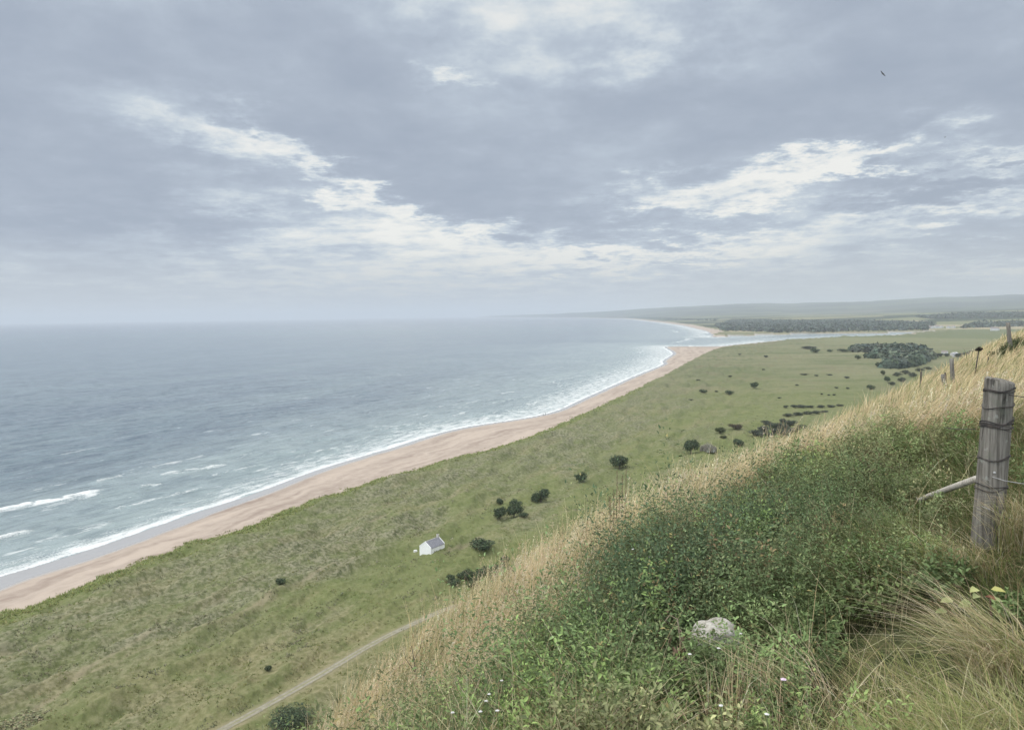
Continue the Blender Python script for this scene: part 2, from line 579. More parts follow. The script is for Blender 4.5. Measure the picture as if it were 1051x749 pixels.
    k.put(b.inputs['Specular IOR Level'], k.m('ADD', 0.2, k.m('MULTIPLY', k.m('MULTIPLY', wet, sand), 0.6)))
    return m


def build_ground():
    az = np.concatenate([np.arange(-180, -44, 4.0), np.linspace(-44, 43, 1250), np.arange(47, 180, 4.0)])
    dep = np.linspace(math.atan(60 / 78), math.atan(60 / 3000), 560)
    r = np.concatenate([[0.5], np.linspace(12, 74, 14), 60 / np.tan(dep), np.geomspace(3060, 60000, 130)])
    x, y, nc, nr = polar_grid(az, r)
    f = land_fields(x, y)
    z = f['h']
    inl, a, b, rr = f['inl'], f['a'], f['b'], f['r']
    marram = sst(90, 20, inl + 30 * fbm(a / 50, b / 18, 3, 91)) * (inl > 0) * 0.9 + 0.5 * sst(0.15, 0.5, fbm(a / 60, b / 22, 3, 95)) * (inl > 0) * sst(900, 250, rr)
    green_lip = sst(16, 5, inl) * (inl > 0)
    marram = np.clip(marram * (1 - green_lip), 0, 1)
    och = np.exp(-((x + 44) / 20) ** 2 - ((y - 122) / 17) ** 2) * .7 + np.exp(-((x + 66) / 14) ** 2 - ((y - 118) / 9) ** 2) * .5 + \
        0.45 * sst(0.3, 0.65, fbm(x / 38, y / 38, 3, 99)) + np.exp(-((f['td'] - 6) / 8) ** 2) * 0.35 + \
        0.5 * sst(0.15, 0.5, fbm(a / 70, b / 6, 3, 103)) * sst(180, 90, inl) + sst(500, 900, rr) * 0.22 * sst(-.1, .5, fbm(x / 90, y / 60, 3, 107))
    och = np.clip(och * (1 - green_lip), 0, 1) * (inl > 0)
    field = sst(2000, 2500, rr) * (f['dW'] > 60)
    field = np.maximum(field, sst(1300, 1700, rr) * sst(21, 24, f['az']) * (f['dW'] > 60))
    trails = []
    for px_pts in ([(20, 735), (57, 710), (100, 682), (140, 658), (172, 631)], [(97, 690), (127, 677), (157, 662), (200, 648), (240, 632), (300, 603), (352, 577), (408, 556)],
                   [(0, 668), (60, 652), (110, 628)], [(455, 566), (520, 540), (600, 522)], [(330, 560), (400, 528), (470, 502)]):
        L = []
        for q in px_pts:
            d = ray(*q)
            t = (4.6 - EYE) / d[2]
            L.append((d[0] * t, d[1] * t))
        trails.append(line_dist(x, y, smooth_line(L, 4)) + .5 * fbm(x / 3, y / 3, 2, 117))
    trail = np.min(trails, 0)
    trail = sst(.75, .25, trail) * (.35 + .5 * sst(-.3, .4, fbm(x / 8, y / 8, 2, 119)))
    shoulder = .65 * sst(2.0, .9, f['td'] + 0.5 * fbm(x / 1.5, y / 1.5, 2, 111))
    surf = np.stack([f['sand'], f['wet'], marram, och], -1)
    shoulder = np.maximum(shoulder, trail)
    land = np.stack([shoulder, field, np.clip(f['dW'], 0, 200), np.ones_like(x)], -1)
    q = grid_faces(nc, nr, True)
    cen = len(x)
    o = mesh_np('ground', np.stack([x, y, z], -1), q, np.full(len(q), 4), ground_material(), smooth=True,
                attrs={'surf': ('FLOAT_COLOR', surf), 'land': ('FLOAT_COLOR', land)})
    tag(o, kind='structure')
    return o


# ------------------------------------------------------------------ the sea
BREAKERS = [  # crest polyline (seaward), reach shoreward, strength
    ([(-196, 232), (-180, 255), (-168, 270), (-156, 288)], 14, 1.15), ([(-200, 215), (-182, 238), (-172, 252)], 8, .8), ([(-170, 292), (-164, 310)], 5, 0.8),
    ([(-152, 307), (-138, 318), (-127, 332)], 11, 0.85), ([(-147, 285), (-138, 290)], 4, 0.7),
    ([(-89, 429), (-68, 438), (-46, 457)], 12, 0.6), ([(-66, 516), (-5, 582)], 14, 0.55), ([(-120, 345), (-100, 362)], 6, 0.5),
    ([(-176, 200), (-160, 214), (-150, 232)], 9, 1.1), ([(-142, 246), (-128, 270), (-118, 286)], 5, .75), ([(-128, 300), (-108, 330)], 6, .7), ([(-105, 340), (-84, 372)], 7, .7), ([(-70, 395), (-40, 432)], 8, .7), ([(-40, 440), (0, 488)], 9, .75), ([(-85, 415), (-50, 452)], 9, .6), ([(5, 520), (40, 590)], 12, .75), ([(-30, 520), (20, 600)], 14, .6), ([(60, 650), (110, 770)], 16, .8), ([(20, 680), (80, 800)], 20, .6), ([(130, 820), (180, 950)], 18, .8), ([(-110, 385), (-92, 400)], 5, 0.45), ([(29, 638), (70, 720), (128, 846)], 20, 0.6),
    ([(90, 900), (170, 1050)], 26, 0.55), ([(200, 1180), (240, 1330)], 26, 0.7), ([(-30, 470), (10, 520)], 9, 0.5), ([(330, 1560), (430, 1800), (470, 2000)], 55, 0.75),
    ([(520, 2350), (560, 2550), (620, 2900)], 60, 0.7), ([(-150, 262), (-140, 276)], 4, 0.35)]


def sea_material():
    m, k = new_mat('sea_water')
    pos = k.node('ShaderNodeNewGeometry').outputs['Position']
    at = k.node('ShaderNodeAttribute', attribute_name='sea')
    sp = k.node('ShaderNodeSeparateColor', {0: at.outputs['Color']})
    foam_and_sheen, shal, strk = sp.outputs[0], sp.outputs[1], sp.outputs[2]
    x, y, z = k.xyz(pos)
    al = k.m('ADD', k.m('MULTIPLY', x, .47), k.m('MULTIPLY', y, .88))
    ac = k.m('SUBTRACT', k.m('MULTIPLY', x, .88), k.m('MULTIPLY', y, .47))
    q = k.comb(k.m('MULTIPLY', al, 0.35), ac, 0.0)        # crests run along the shore
    dist = k.v('LENGTH', k.v('SUBTRACT', pos, (0, 0, EYE)))
    w1 = k.noise(q, 0.055, 3, 0.55, 0.6)
    w2 = k.noise(q, 0.24, 4, 0.6, 0.8)
    w3 = k.noise(pos, 1.1, 4, 0.65)
    w4 = k.noise(q, 0.012, 4, 0.6, 0.5)
    base = k.mix(shal, (0.150, 0.195, 0.225), (0.315, 0.375, 0.362))
    base = k.mix(k.ss(w4, 0.36, 0.64), base, k.mix(shal, (0.185, 0.240, 0.258), (0.355, 0.415, 0.39)))
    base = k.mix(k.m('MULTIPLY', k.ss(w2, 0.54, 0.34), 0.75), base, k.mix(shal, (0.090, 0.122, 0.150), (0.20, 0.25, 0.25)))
    w5 = k.noise(k.comb(k.m('MULTIPLY', al, 0.5), ac, 5.0), 0.085, 4, 0.65, 0.4)
    base = k.mix(k.ss(w5, 0.52, 0.66, 0.0, 0.45), base, k.mix(shal, (0.25, 0.31, 0.335), (0.40, 0.46, 0.45)))
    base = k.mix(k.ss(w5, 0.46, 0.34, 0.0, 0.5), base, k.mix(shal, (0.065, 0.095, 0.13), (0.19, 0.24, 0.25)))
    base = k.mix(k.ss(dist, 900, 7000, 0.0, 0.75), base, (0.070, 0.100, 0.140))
    lace = k.noise(k.v('ADD', q, k.comb(k.m('MULTIPLY', w3, 1.5), k.m('MULTIPLY', w3, 1.0), 0.0)), 0.30, 7, 0.78)
    fine = k.noise(pos, 1.6, 4, 0.7)
    lf = k.m('ADD', k.m('MULTIPLY', lace, 0.62), k.m('MULTIPLY', fine, 0.38))
    thr = k.m('SUBTRACT', 0.72, k.m('MULTIPLY', foam_and_sheen, 0.34))
    fmask = k.ss(k.m('SUBTRACT', lf, thr), -0.05, 0.12)
    # thin streaks and whitecaps further out
    wc = k.noise(k.comb(k.m('MULTIPLY', al, 0.30), ac, 3.0), 0.10, 5, 0.75)
    cap = k.m('MULTIPLY', k.ss(wc, 0.60, 0.72), strk)
    fmask = k.m('MAXIMUM', fmask, k.m('MULTIPLY', cap, 0.7))
    base = k.mix(1.0, base, (0.84, 0.86, 0.90), 'MULTIPLY')
    col = k.mix(k.m('MULTIPLY', fmask, 0.88), base, (0.70, 0.71, 0.70))
    rough = k.m('ADD', 0.16, k.m('MULTIPLY', fmask, 0.7))
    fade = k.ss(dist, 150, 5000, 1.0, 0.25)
    h = k.m('ADD', k.m('ADD', k.m('MULTIPLY', w1, 3.0), k.m('MULTIPLY', w2, 1.5)), k.m('MULTIPLY', w3, 0.30))
    nd = k.node('ShaderNodeBump', {'Distance': 1.0, 'Height': h})
    k.put(nd.inputs['Strength'], k.m('MULTIPLY', fade, 1.0))
    b = bsdf(k, col, rough, nd.outputs[0], spec=0.5)
    b.inputs['IOR'].default_value = 1.333
    return m


def build_sea():
    az = np.concatenate([np.linspace(-180, -46, 40)[:-1], np.linspace(-46, 30, 900), np.linspace(30, 180, 50)[1:]])
    dep = np.linspace(math.atan(65 / 150), math.atan(65 / 2600), 520)
    r = np.concatenate([[1.0, 60], 65 / np.tan(dep), np.geomspace(2700, 60000, 110)])
    x, y, nc, nr = polar_grid(az, r)
    s = -sdist(x, y, WATERLINE)              # distance out from the waterline
    rr = np.hypot(x, y)
    a, b = x * .47 + y * .88, x * .88 - y * .47
    wob = 2.0 * fbm(a / 22, b / 9, 3, 121)
    sv = s + wob * .8
    foam_and_sheen = 1.18 * sst(-.5, .6, sv) * np.exp(-np.maximum(sv - .6, 0) / np.interp(y, [150, 260, 400], [11.0, 7.0, 8.0])) * (s > -1)
    foam_and_sheen = np.maximum(foam_and_sheen, 0.76 * sst(np.interp(y, [150, 300, 600, 1500], [14, 24, 60, 130]), 3, s + wob * 2) * sst(150, 420, y) * (s > 0))
    foam_and_sheen = np.maximum(foam_and_sheen, np.interp(y, [250, 420], [.62, .76]) * sst(np.interp(y, [150, 300, 600, 1500], [20, 40, 90, 170]), 5, s + wob * 3) * (s > 0))
    z = np.zeros_like(x)
    swell = sst(6, 45, s) * sst(1600, 300, rr)
    ph = b * 2 * np.pi / 17 + 1.6 * fbm(a / 60, b / 60, 2, 131) * 2
    z += swell * (0.28 * np.sin(ph) * (0.6 + 0.8 * fbm(a / 40, b / 18, 2, 135)) + 0.30 * fbm(a / 16, b / 5, 4, 137))
    for pts, reach, st in BREAKERS:
        reach, st = reach * 1.4, st + .12
        cx = np.mean([p[0] for p in pts]); cyy = np.mean([p[1] for p in pts])
        L = max(math.hypot(p[0] - cx, p[1] - cyy) for p in pts)
        sel = np.where(np.hypot(x - cx, y - cyy) < L + reach * 3)[0]
        xs, ys = x[sel], y[sel]
        best, side, tt = np.full(len(sel), 1e9), np.zeros(len(sel)), np.zeros(len(sel))
        n = len(pts) - 1
        for i in range(n):
            (ax, ay), (bx, by) = pts[i], pts[i + 1]
            ex, ey = bx - ax, by - ay
            el = math.hypot(ex, ey)
            t = np.clip(((xs - ax) * ex + (ys - ay) * ey) / el ** 2, 0, 1)
            dd = np.hypot(xs - ax - ex * t, ys - ay - ey * t)
            sd = ((xs - ax) * ey - (ys - ay) * ex) / el       # + on the shore side
            u = dd < best
            best = np.where(u, dd, best); side = np.where(u, np.sign(sd) * dd, side); tt = np.where(u, (i + t) / n, tt)
        jit = fbm(a[sel] / 6, b[sel] / 6, 3, 141) * reach * .18
        sdv = side + jit
        end = sst(0, .15, tt) * sst(1, .8, tt)
        prof = sst(-reach * .14, reach * .05, sdv) * np.exp(-np.maximum(sdv, 0) / (reach * .42))
        foam_and_sheen[sel] = np.maximum(foam_and_sheen[sel], prof * end * st)
        z[sel] += 0.7 * end * np.exp(-(sdv / (reach * .22)) ** 2) * min(1, 12 / reach)
    foam_and_sheen = np.where((s > 0), foam_and_sheen, np.where(s > -3, 0.5, 0))
    est = ((y > 1380) & (x > 330) & (y < 2250) & (s < 90))
    foam_and_sheen = np.where(est & (x > 560), 0.55, foam_and_sheen)  # no foam here: reflected bright cloud put into the river's colour as white
    shal = np.clip(sst(np.interp(y, [100, 300, 700, 1500], [90, 130, 230, 420]), 8, s + wob * 6) * .95 + 0.25 * sst(0.0, .6, fbm(a / 160, b / 60, 3, 151)) * sst(700, 100, s), 0, 1)
    strk = 0.25 + 0.75 * sst(260, 30, s)
    strk = strk * sst(6000, 700, rr) * (~est)
    att = np.stack([np.clip(foam_and_sheen, 0, 1.15), shal, strk, np.ones_like(x)], -1)
    q = grid_faces(nc, nr)
    # drop the water well inland, where it lies under the land
    keep = (s[q] > -25).any(1)
    q = q[keep]
    used = np.zeros(len(x), bool); used[q.ravel()] = True
    idx = np.cumsum(used) - 1
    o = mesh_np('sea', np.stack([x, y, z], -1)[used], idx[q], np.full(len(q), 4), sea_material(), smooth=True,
                attrs={'sea': ('FLOAT_COLOR', att[used])})
    tag(o, kind='structure')
    return o


build_ground()
build_sea()

# ------------------------------------------------------------------ the hill the camera stands on
SE = (0.598, 0.802)                              # the edge runs this way; l is the distance left of it
_lt = np.linspace(-60, 160, 4401)
_slope = np.where(_lt < 0, .22, .22 + .08 * sst(0, 2, _lt) + .75 * sst(1.5, 9, _lt))
_zt = -np.cumsum(_slope) * (_lt[1] - _lt[0])
_zt = _zt - np.interp(0, _lt, _zt) - 1.6


def SL(x, y):
    return x * SE[0] + y * SE[1], -x * SE[1] + y * SE[0]


def hill_z(x, y):
    s, l = SL(x, y)
    l2 = l + np.maximum(s - 75, 0) ** 2 * .004
    z = EYE + np.interp(l2, _lt, _zt)
    z = z - .5 * np.clip(6.2 - s, 0, 6) * sst(2, 6, l)
    z = z + .22 * np.exp(-((s - 10) / 4) ** 2 - ((l - 5) / 3) ** 2)
    z = z + sst(1.2, 4, np.hypot(x, y)) * (.10 * fbm(x / 2.5, y / 2.5, 3, 161) + .05 * fbm(x / .6, y / .6, 2, 165)) * sst(70, 20, l)
    z = z + .20 * np.exp(-((x - 2.94) ** 2 + (y - 4.52) ** 2) / .9 ** 2)
    z = z + .45 * np.exp(-((s - 50) / 15) ** 2) * sst(5, 1.5, l)
    z = z + sst(10, 30, l) * 1.2 * fbm(x / 9, y / 9, 3, 169)
    return z


def hill_material():
    m, k = new_mat('hillside_thatch')
    pos = k.node('ShaderNodeNewGeometry').outputs['Position']
    n1 = k.noise(pos, 0.9, 5, 0.65)
    n2 = k.noise(pos, 9.0, 5, 0.7)
    at = k.node('ShaderNodeAttribute', attribute_name='dry').outputs['Fac']
    c = k.mix(k.ss(n2, 0.35, 0.65), (0.035, 0.045, 0.018), (0.095, 0.095, 0.042))
    d = k.mix(k.ss(n2, 0.35, 0.65), (0.13, 0.105, 0.055), (0.32, 0.265, 0.15))
    d = k.mix(k.ss(n1, 0.5, 0.7, 0, .6), d, (0.12, 0.125, 0.055))
    c = k.mix(at, c, d)
    bsdf(k, c, 0.95, bump(k, n2, 0.9, 0.06), spec=0.15)
    return m


def dry_edge(s):
    """how far left of the edge line (metres) the herbs give way to straw"""
    return np.interp(s, [0, 2.5, 3.3, 4.2, 6, 7, 8, 10, 11, 12, 12.6, 14], [4.3, 4.0, 3.5, 3.2, 3.6, 3.5, 3.4, 3.2, 2.9, 2.4, 1.0, -2.5])


def build_hill():
    az = np.concatenate([np.arange(-180, -60, 4.0), np.linspace(-60, 48, 330), np.arange(52, 180, 4.0)])
    r = np.concatenate([[0.02, .4, .8], np.geomspace(1.2, 260, 260)])
    x, y, nc, nr = polar_grid(az, r)
    z = hill_z(x, y)
    s, l = SL(x, y)
    dry = sst(-.4, .5, l - dry_edge(s) + .5 * fbm(x / 1.2, y / 1.2, 2, 173))
    dry = np.maximum(dry, sst(12, 15, s))
    q = grid_faces(nc, nr, True)
    keep = (z[q] > 2.0).any(1)
    q = q[keep]
    o = mesh_np('hillside', np.stack([x, y, z], -1), q, np.full(len(q), 4), hill_material(), smooth=True,
                attrs={'dry': ('FLOAT', dry)})
    tag(o, kind='structure')
    return o


build_hill()


def build_haze():
    m, k = new_mat('sea_haze')
    v = k.node('ShaderNodeVolumePrincipled')
    v.inputs['Color'].default_value = (0.70, 0.745, 0.795, 1)
    v.inputs['Density'].default_value = HAZE_DENSITY
    v.inputs['Density Attribute'].default_value = ''
    v.inputs['Anisotropy'].default_value = 0.0
    k.node('ShaderNodeOutputMaterial', {'Volume': v.outputs[0]})
    bm = bmesh.new()
    bmesh.ops.create_cube(bm, size=1.0)
    bmesh.ops.scale(bm, vec=(140000, 140000, 330), verts=bm.verts)
    bmesh.ops.translate(bm, vec=(0, 0, -10 + 165), verts=bm.verts)
    o = obj_bm('haze', bm, m)
    tag(o, kind='stuff')
    return o


build_haze()

# ------------------------------------------------------------------ plants of the hill: grass, straw, herbs


def tint_material(name, translucent=0.3, rough=0.75, noise_amt=0.25, spec=0.2):
    m, k = new_mat(name)
    t = k.node('ShaderNodeAttribute', attribute_name='tint').outputs['Color']
    pos = k.node('ShaderNodeNewGeometry').outputs['Position']
    n = k.noise(pos, 35.0, 2, 0.6)
    v = k.m('ADD', 1.0 - noise_amt, k.m('MULTIPLY', n, noise_amt * 2))
    c = k.mix(1.0, t, k.comb(v, v, v), 'MULTIPLY')
    b = k.node('ShaderNodeBsdfPrincipled', {'Base Color': c, 'Roughness': rough})
    b.inputs['Specular IOR Level'].default_value = spec
    tr = k.node('ShaderNodeBsdfTranslucent', {'Color': c})
    mx = k.node('ShaderNodeMixShader', {0: translucent, 1: b.outputs[0], 2: tr.outputs[0]})
    k.node('ShaderNodeOutputMaterial', {'Surface': mx.outputs[0]})
    return m


M_STRAW = tint_material('dry_straw', 0.25)
M_BLADE = tint_material('grass_blade', 0.35)
M_LEAF = tint_material('herb_leaf', 0.3, 0.55, 0.3, 0.3)


class Soup:
    """collects arrays of faces for one mesh"""
    def __init__(self):
        self.v, self.l, self.s, self.c, self.n = [], [], [], [], 0

    def add(self, verts, faces, col):
        """verts (N,k,3); faces: list of index tuples within k; col (N,3) or (N,k,3)"""
        N, kk = verts.shape[:2]
        off = (np.arange(N) * kk + self.n)[:, None]
        for f in faces:
            self.l.append((off + np.array(f)[None, :]))
        if col.ndim == 2:
            col = np.repeat(col[:, None, :], kk, 1)
        self.v.append(verts.reshape(-1, 3))
        self.c.append(col.reshape(-1, 3))
        self.n += N * kk

    def build(self, name, mat, parent=None, origin=None):
        v = np.concatenate(self.v)
        if origin is not None:
            v = v - np.array(origin)
        loops = np.concatenate([a.ravel() for a in self.l])
        sizes = np.concatenate([np.full(len(a), a.shape[1]) for a in self.l])
        c = np.concatenate(self.c)
        c = np.concatenate([c, np.ones((len(c), 1))], 1)
        return mesh_np(name, v, loops, sizes, mat, parent, attrs={'tint': ('FLOAT_COLOR', c)})


def blades(sp, P, H, W, yaw, lean, curve, col, tipcol=None, facing=None):
    """curved tapering grass blades; lean = horizontal reach / height at the tip, along yaw"""
    N = len(P)
    t = np.array([0, .35, .7, 1.0])
    dirv = np.stack([np.cos(yaw), np.sin(yaw), np.zeros(N)], -1)
    if facing is None:
        facing = yaw + rng.uniform(0.6, 2.5, N)
    wd = np.stack([np.cos(facing), np.sin(facing), np.zeros(N)], -1)
    verts = np.zeros((N, 7, 3))
    cols = np.zeros((N, 7, 3))
    ws = [1.0, .85, .55]
    if tipcol is None:
        tipcol = col
    for i, tt in enumerate(t):
        up = H * (tt - curve * .45 * tt ** 2.2)
        out = H * lean * (tt * (1 - curve) + curve * tt ** 2)
        c = P + dirv * out[:, None]
        c[:, 2] += up
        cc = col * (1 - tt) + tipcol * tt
        if i < 3:
            verts[:, 2 * i] = c - wd * (W * ws[i] / 2)[:, None]
            verts[:, 2 * i + 1] = c + wd * (W * ws[i] / 2)[:, None]
            cols[:, 2 * i] = cols[:, 2 * i + 1] = cc
        else:
            verts[:, 6] = c
            cols[:, 6] = cc
    sp.add(verts, [(0, 1, 3, 2), (2, 3, 5, 4), (4, 5, 6)], cols)
    return verts[:, 6]


def leaves(sp, B, D, L, W, N_, col):
    """folded leaves: base B, direction D, up-ish normal N_"""
    D = D / np.linalg.norm(D, axis=1, keepdims=True)
    S = np.cross(D, N_)
    S /= np.linalg.norm(S, axis=1, keepdims=True) + 1e-9
    Nn = np.cross(S, D)
    n = len(B)
    v = np.zeros((n, 6, 3))
    L_, W_ = L[:, None], W[:, None]
    v[:, 0] = B
    v[:, 1] = B + D * L_ * .30 + S * W_ * .48 + Nn * W_ * .18
    v[:, 2] = B + D * L_ * .68 + S * W_ * .36 + Nn * W_ * .06
    v[:, 3] = B + D * L_ - Nn * L_ * .16
    v[:, 4] = B + D * L_ * .68 - S * W_ * .36 + Nn * W_ * .06
    v[:, 5] = B + D * L_ * .30 - S * W_ * .48 + Nn * W_ * .18
    sp.add(v, [(0, 1, 2, 3), (0, 3, 4, 5)], col)


def scatter_polar(n, r0, r1, az0=-32.0, az1=46.0):
    r = r0 * (r1 / r0) ** rng.random(n)
    az = np.radians(rng.uniform(az0, az1, n))
    return r * np.sin(az), r * np.cos(az), r


def pal(n, cols, w=None, jit=0.15):
    c = np.array(cols)[rng.choice(len(cols), n, p=w)]
    return np.clip(c * (1 + rng.normal(0, jit, (n, 1))) * (1 + rng.normal(0, jit * .3, (n, 3))), 0.004, 0.9)


STONE = (1.04, 3.80)
POST = (2.94, 4.52)


def low_veg(x, y):
    """0..1 cut in plant height where the photo shows something standing clear"""
    f = np.ones_like(x)
    f = np.minimum(f, 0.30 + 0.70 * sst(.18, .50, np.hypot(x - STONE[0], y - STONE[1])))
    # the plants this side of the stone are short
    ux, uy = STONE[0] / 3.94, STONE[1] / 3.94
    al, ac = x * ux + y * uy, np.abs(x * uy - y * ux)
    f = np.minimum(f, np.where((al < 3.95) & (al > 2.2), 0.62 + 0.38 * sst(.16, .40, ac), 1))
    f = np.minimum(f, 0.70 + 0.30 * sst(.14, .5, np.hypot(x - POST[0], y - POST[1])))
    ux, uy = POST[0] / 5.39, POST[1] / 5.39
    al, ac = x * ux + y * uy, np.abs(x * uy - y * ux)
    f = np.minimum(f, np.where((al < 5.4) & (al > 2.4), 0.45 + 0.55 * sst(.2, .5, ac), 1))
    # by the fallen pole
    f = np.minimum(f, np.where((al > 5.0) & (al < 6.6), 0.35 + .65 * sst(.7, 1.1, np.hypot(x - 3.4, y - 5.75)), 1))
    return f


def zones(x, y):
    s, l = SL(x, y)
    nz = fbm(x / 1.1, y / 1.1, 3, 173)
    dry = sst(-.30, .30, l - dry_edge(s) + .55 * nz)
    dry = np.maximum(dry, sst(12.0, 14.0, s + .8 * nz))
    gpost = sst(1.55, .85, l + .35 * nz) * sst(4.1, 4.8, s + .4 * nz) * (1 - dry)
    tus = sst(.85, .45, l + .15 * nz - .25 * (s - 2.6)) * sst(4.35, 3.9, s)
    return s, l, dry, gpost, tus


def build_dry_grass():
    sp = Soup()
    x, y, r = scatter_polar(640000, 3.4, 85)
    s, l, dry, gpost, tus = zones(x, y)
    clump = fbm(x / .55, y / .55, 2, 181) * sst(30, 9, r)
    keep = (rng.random(len(x)) < dry * (.42 + .5 * sst(-.4, .4, clump))) & (l < 10.5) & (l > -9 - 0.2 * s)
    keep &= ~((r < 6.8) & (l < 0.6))
    x, y, r, s, l, clump = [a[keep] for a in (x, y, r, s, l, clump)]
    n = len(x)
    H = rng.gamma(9, .055, n) * np.interp(s, [3, 8, 14, 40], [.95, 1.28, 1.28, 1.15]) * (1 + .42 * clump)
    H = np.clip(H, .12, 1.0) * np.where(s > 13, np.interp(l, [-8, 0, 3], [.8, .85, 1.0]), 1)
    W = np.maximum(.0030, .00055 * r) * rng.uniform(.7, 1.3, n)
    far_s = sst(7, 13, s)
    wind = np.radians(8) + .7 * fbm(x / 2.2, y / 2.2, 2, 185) + rng.normal(0, 1, n) * (.75 - .35 * far_s)
    lean = np.clip(rng.normal(.42, .22, n) + .42 * far_s, .02, 1.5)
    greenness = sst(-.05, .5, fbm(x / 1.5, y / 1.5, 3, 189))
    g = rng.random(n) < (.12 + .5 * greenness + .12 * far_s)
    col = pal(n, [(.68, .55, .335), (.61, .48, .28), (.76, .645, .43), (.52, .40, .235), (.37, .28, .165)], [.3, .28, .2, .15, .07], jit=.11)
    col[g] = pal(g.sum(), [(.24, .26, .105), (.31, .30, .14), (.165, .195, .075)])
    P = np.stack([x, y, hill_z(x, y) - .03], -1)
    col = col * (1 - .14 * far_s[:, None]) * (1 + .26 * fbm(x / .75, y / .75, 2, 187))[:, None]
    col[:, 0] *= 1 - .05 * greenness
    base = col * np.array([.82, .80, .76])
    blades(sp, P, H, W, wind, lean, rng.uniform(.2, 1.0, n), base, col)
    # culms with open seed heads
    x, y, r = scatter_polar(26000, 3.6, 17)
    s, l, dry, _, _ = zones(x, y)
    keep = (rng.random(len(x)) < dry * .8) & (l < 9) & (l > -5) & ~((r < 6.8) & (l < .6))
    x, y, r, s = [a[keep] for a in (x, y, r, s)]
    n = len(x)
    H = np.clip(rng.normal(.70, .13, n), .35, 1.05) * np.interp(s, [3, 8, 14, 40], [.95, 1.1, .88, .75])
    wind = np.radians(15) + .9 * fbm(x / 2.2, y / 2.2, 2, 185) - .1 + rng.normal(0, .5, n)
    col = pal(n, [(.64, .55, .37), (.56, .46, .30), (.72, .65, .48)])
    P = np.stack([x, y, hill_z(x, y) - .03], -1)
    lean = rng.uniform(.08, .5, n)
    cv = rng.uniform(.3, .9, n)
    W = np.maximum(.0022, .0005 * r)
    blades(sp, P, H, W, wind, lean, cv, col)
    m = 9
    tt = rng.uniform(.74, 1.0, (n, m))
    dirv = np.stack([np.cos(wind), np.sin(wind), 0 * wind], -1)
    up = H[:, None] * (tt - cv[:, None] * .45 * tt ** 2.2)
    out = H[:, None] * lean[:, None] * (tt * (1 - cv[:, None]) + cv[:, None] * tt ** 2)
    B = P[:, None, :] + dirv[:, None, :] * out[..., None]
    B[..., 2] += up
    D = rng.normal(0, .55, (n, m, 3)) + np.array([.25, 0, .55])
    k3 = np.ones((n, m))
    leaves(sp, B.reshape(-1, 3), D.reshape(-1, 3), (np.maximum(.022, .0022 * r)[:, None] * k3 * rng.uniform(.7, 1.4, (n, m))).ravel(),
           (np.maximum(.0045, .0008 * r)[:, None] * k3).ravel(), rng.normal(0, 1, (n * m, 3)), np.repeat(col * 1.02, m, 0))
    tag(sp.build('dry_grass', M_STRAW), 'wind-bent straw-coloured long grass along the brow of the hill', 'grass', kind='stuff')


def build_green_grass():
    sp = Soup()
    x, y, r = scatter_polar(240000, 1.9, 26)
    s, l, dry, gpost, tus = zones(x, y)
    herb = (1 - dry) * (1 - gpost) * (1 - tus)
    right = sst(.5, -.2, l) * sst(4, 4.6, s)
    hp = sst(-.15, .35, fbm(x / .8, y / .8, 2, 197))
    pr = gpost * .95 + herb * (.04 + .30 * hp) + dry * .12 + right * .6
    keep = (rng.random(len(x)) < pr) & (l < 8) & (l > -7)
    x, y, r, s, l, gp, rt = [a[keep] for a in (x, y, r, s, l, gpost, right)]
    n = len(x)
    H = np.clip(rng.gamma(8, .04, n), .1, .6) * (1 + .35 * fbm(x / .5, y / .5, 2, 191)) * low_veg(x, y)
    W = np.maximum(.0035, .00062 * r) * rng.uniform(.7, 1.3, n)
    yaw = np.radians(200) + 1.6 * fbm(x / .8, y / .8, 2, 193) + rng.normal(0, .8, n)
    dead = rng.random(n) < np.clip(.14 + .5 * rt + .25 * sst(0, .6, fbm(x / .9, y / .9, 2, 195)), 0, .8)
    col = pal(n, [(.135, .185, .060), (.175, .225, .075), (.095, .140, .045), (.21, .235, .10)])
    col[dead] = pal(dead.sum(), [(.46, .37, .21), (.33, .25, .14), (.25, .175, .10), (.38, .345, .19)])
    P = np.stack([x, y, hill_z(x, y) - .02], -1)
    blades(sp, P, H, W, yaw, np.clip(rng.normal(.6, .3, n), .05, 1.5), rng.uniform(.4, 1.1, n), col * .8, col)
    tag(sp.build('green_grass', M_BLADE), 'soft green grass round the foot of the wooden post', 'grass', kind='stuff')


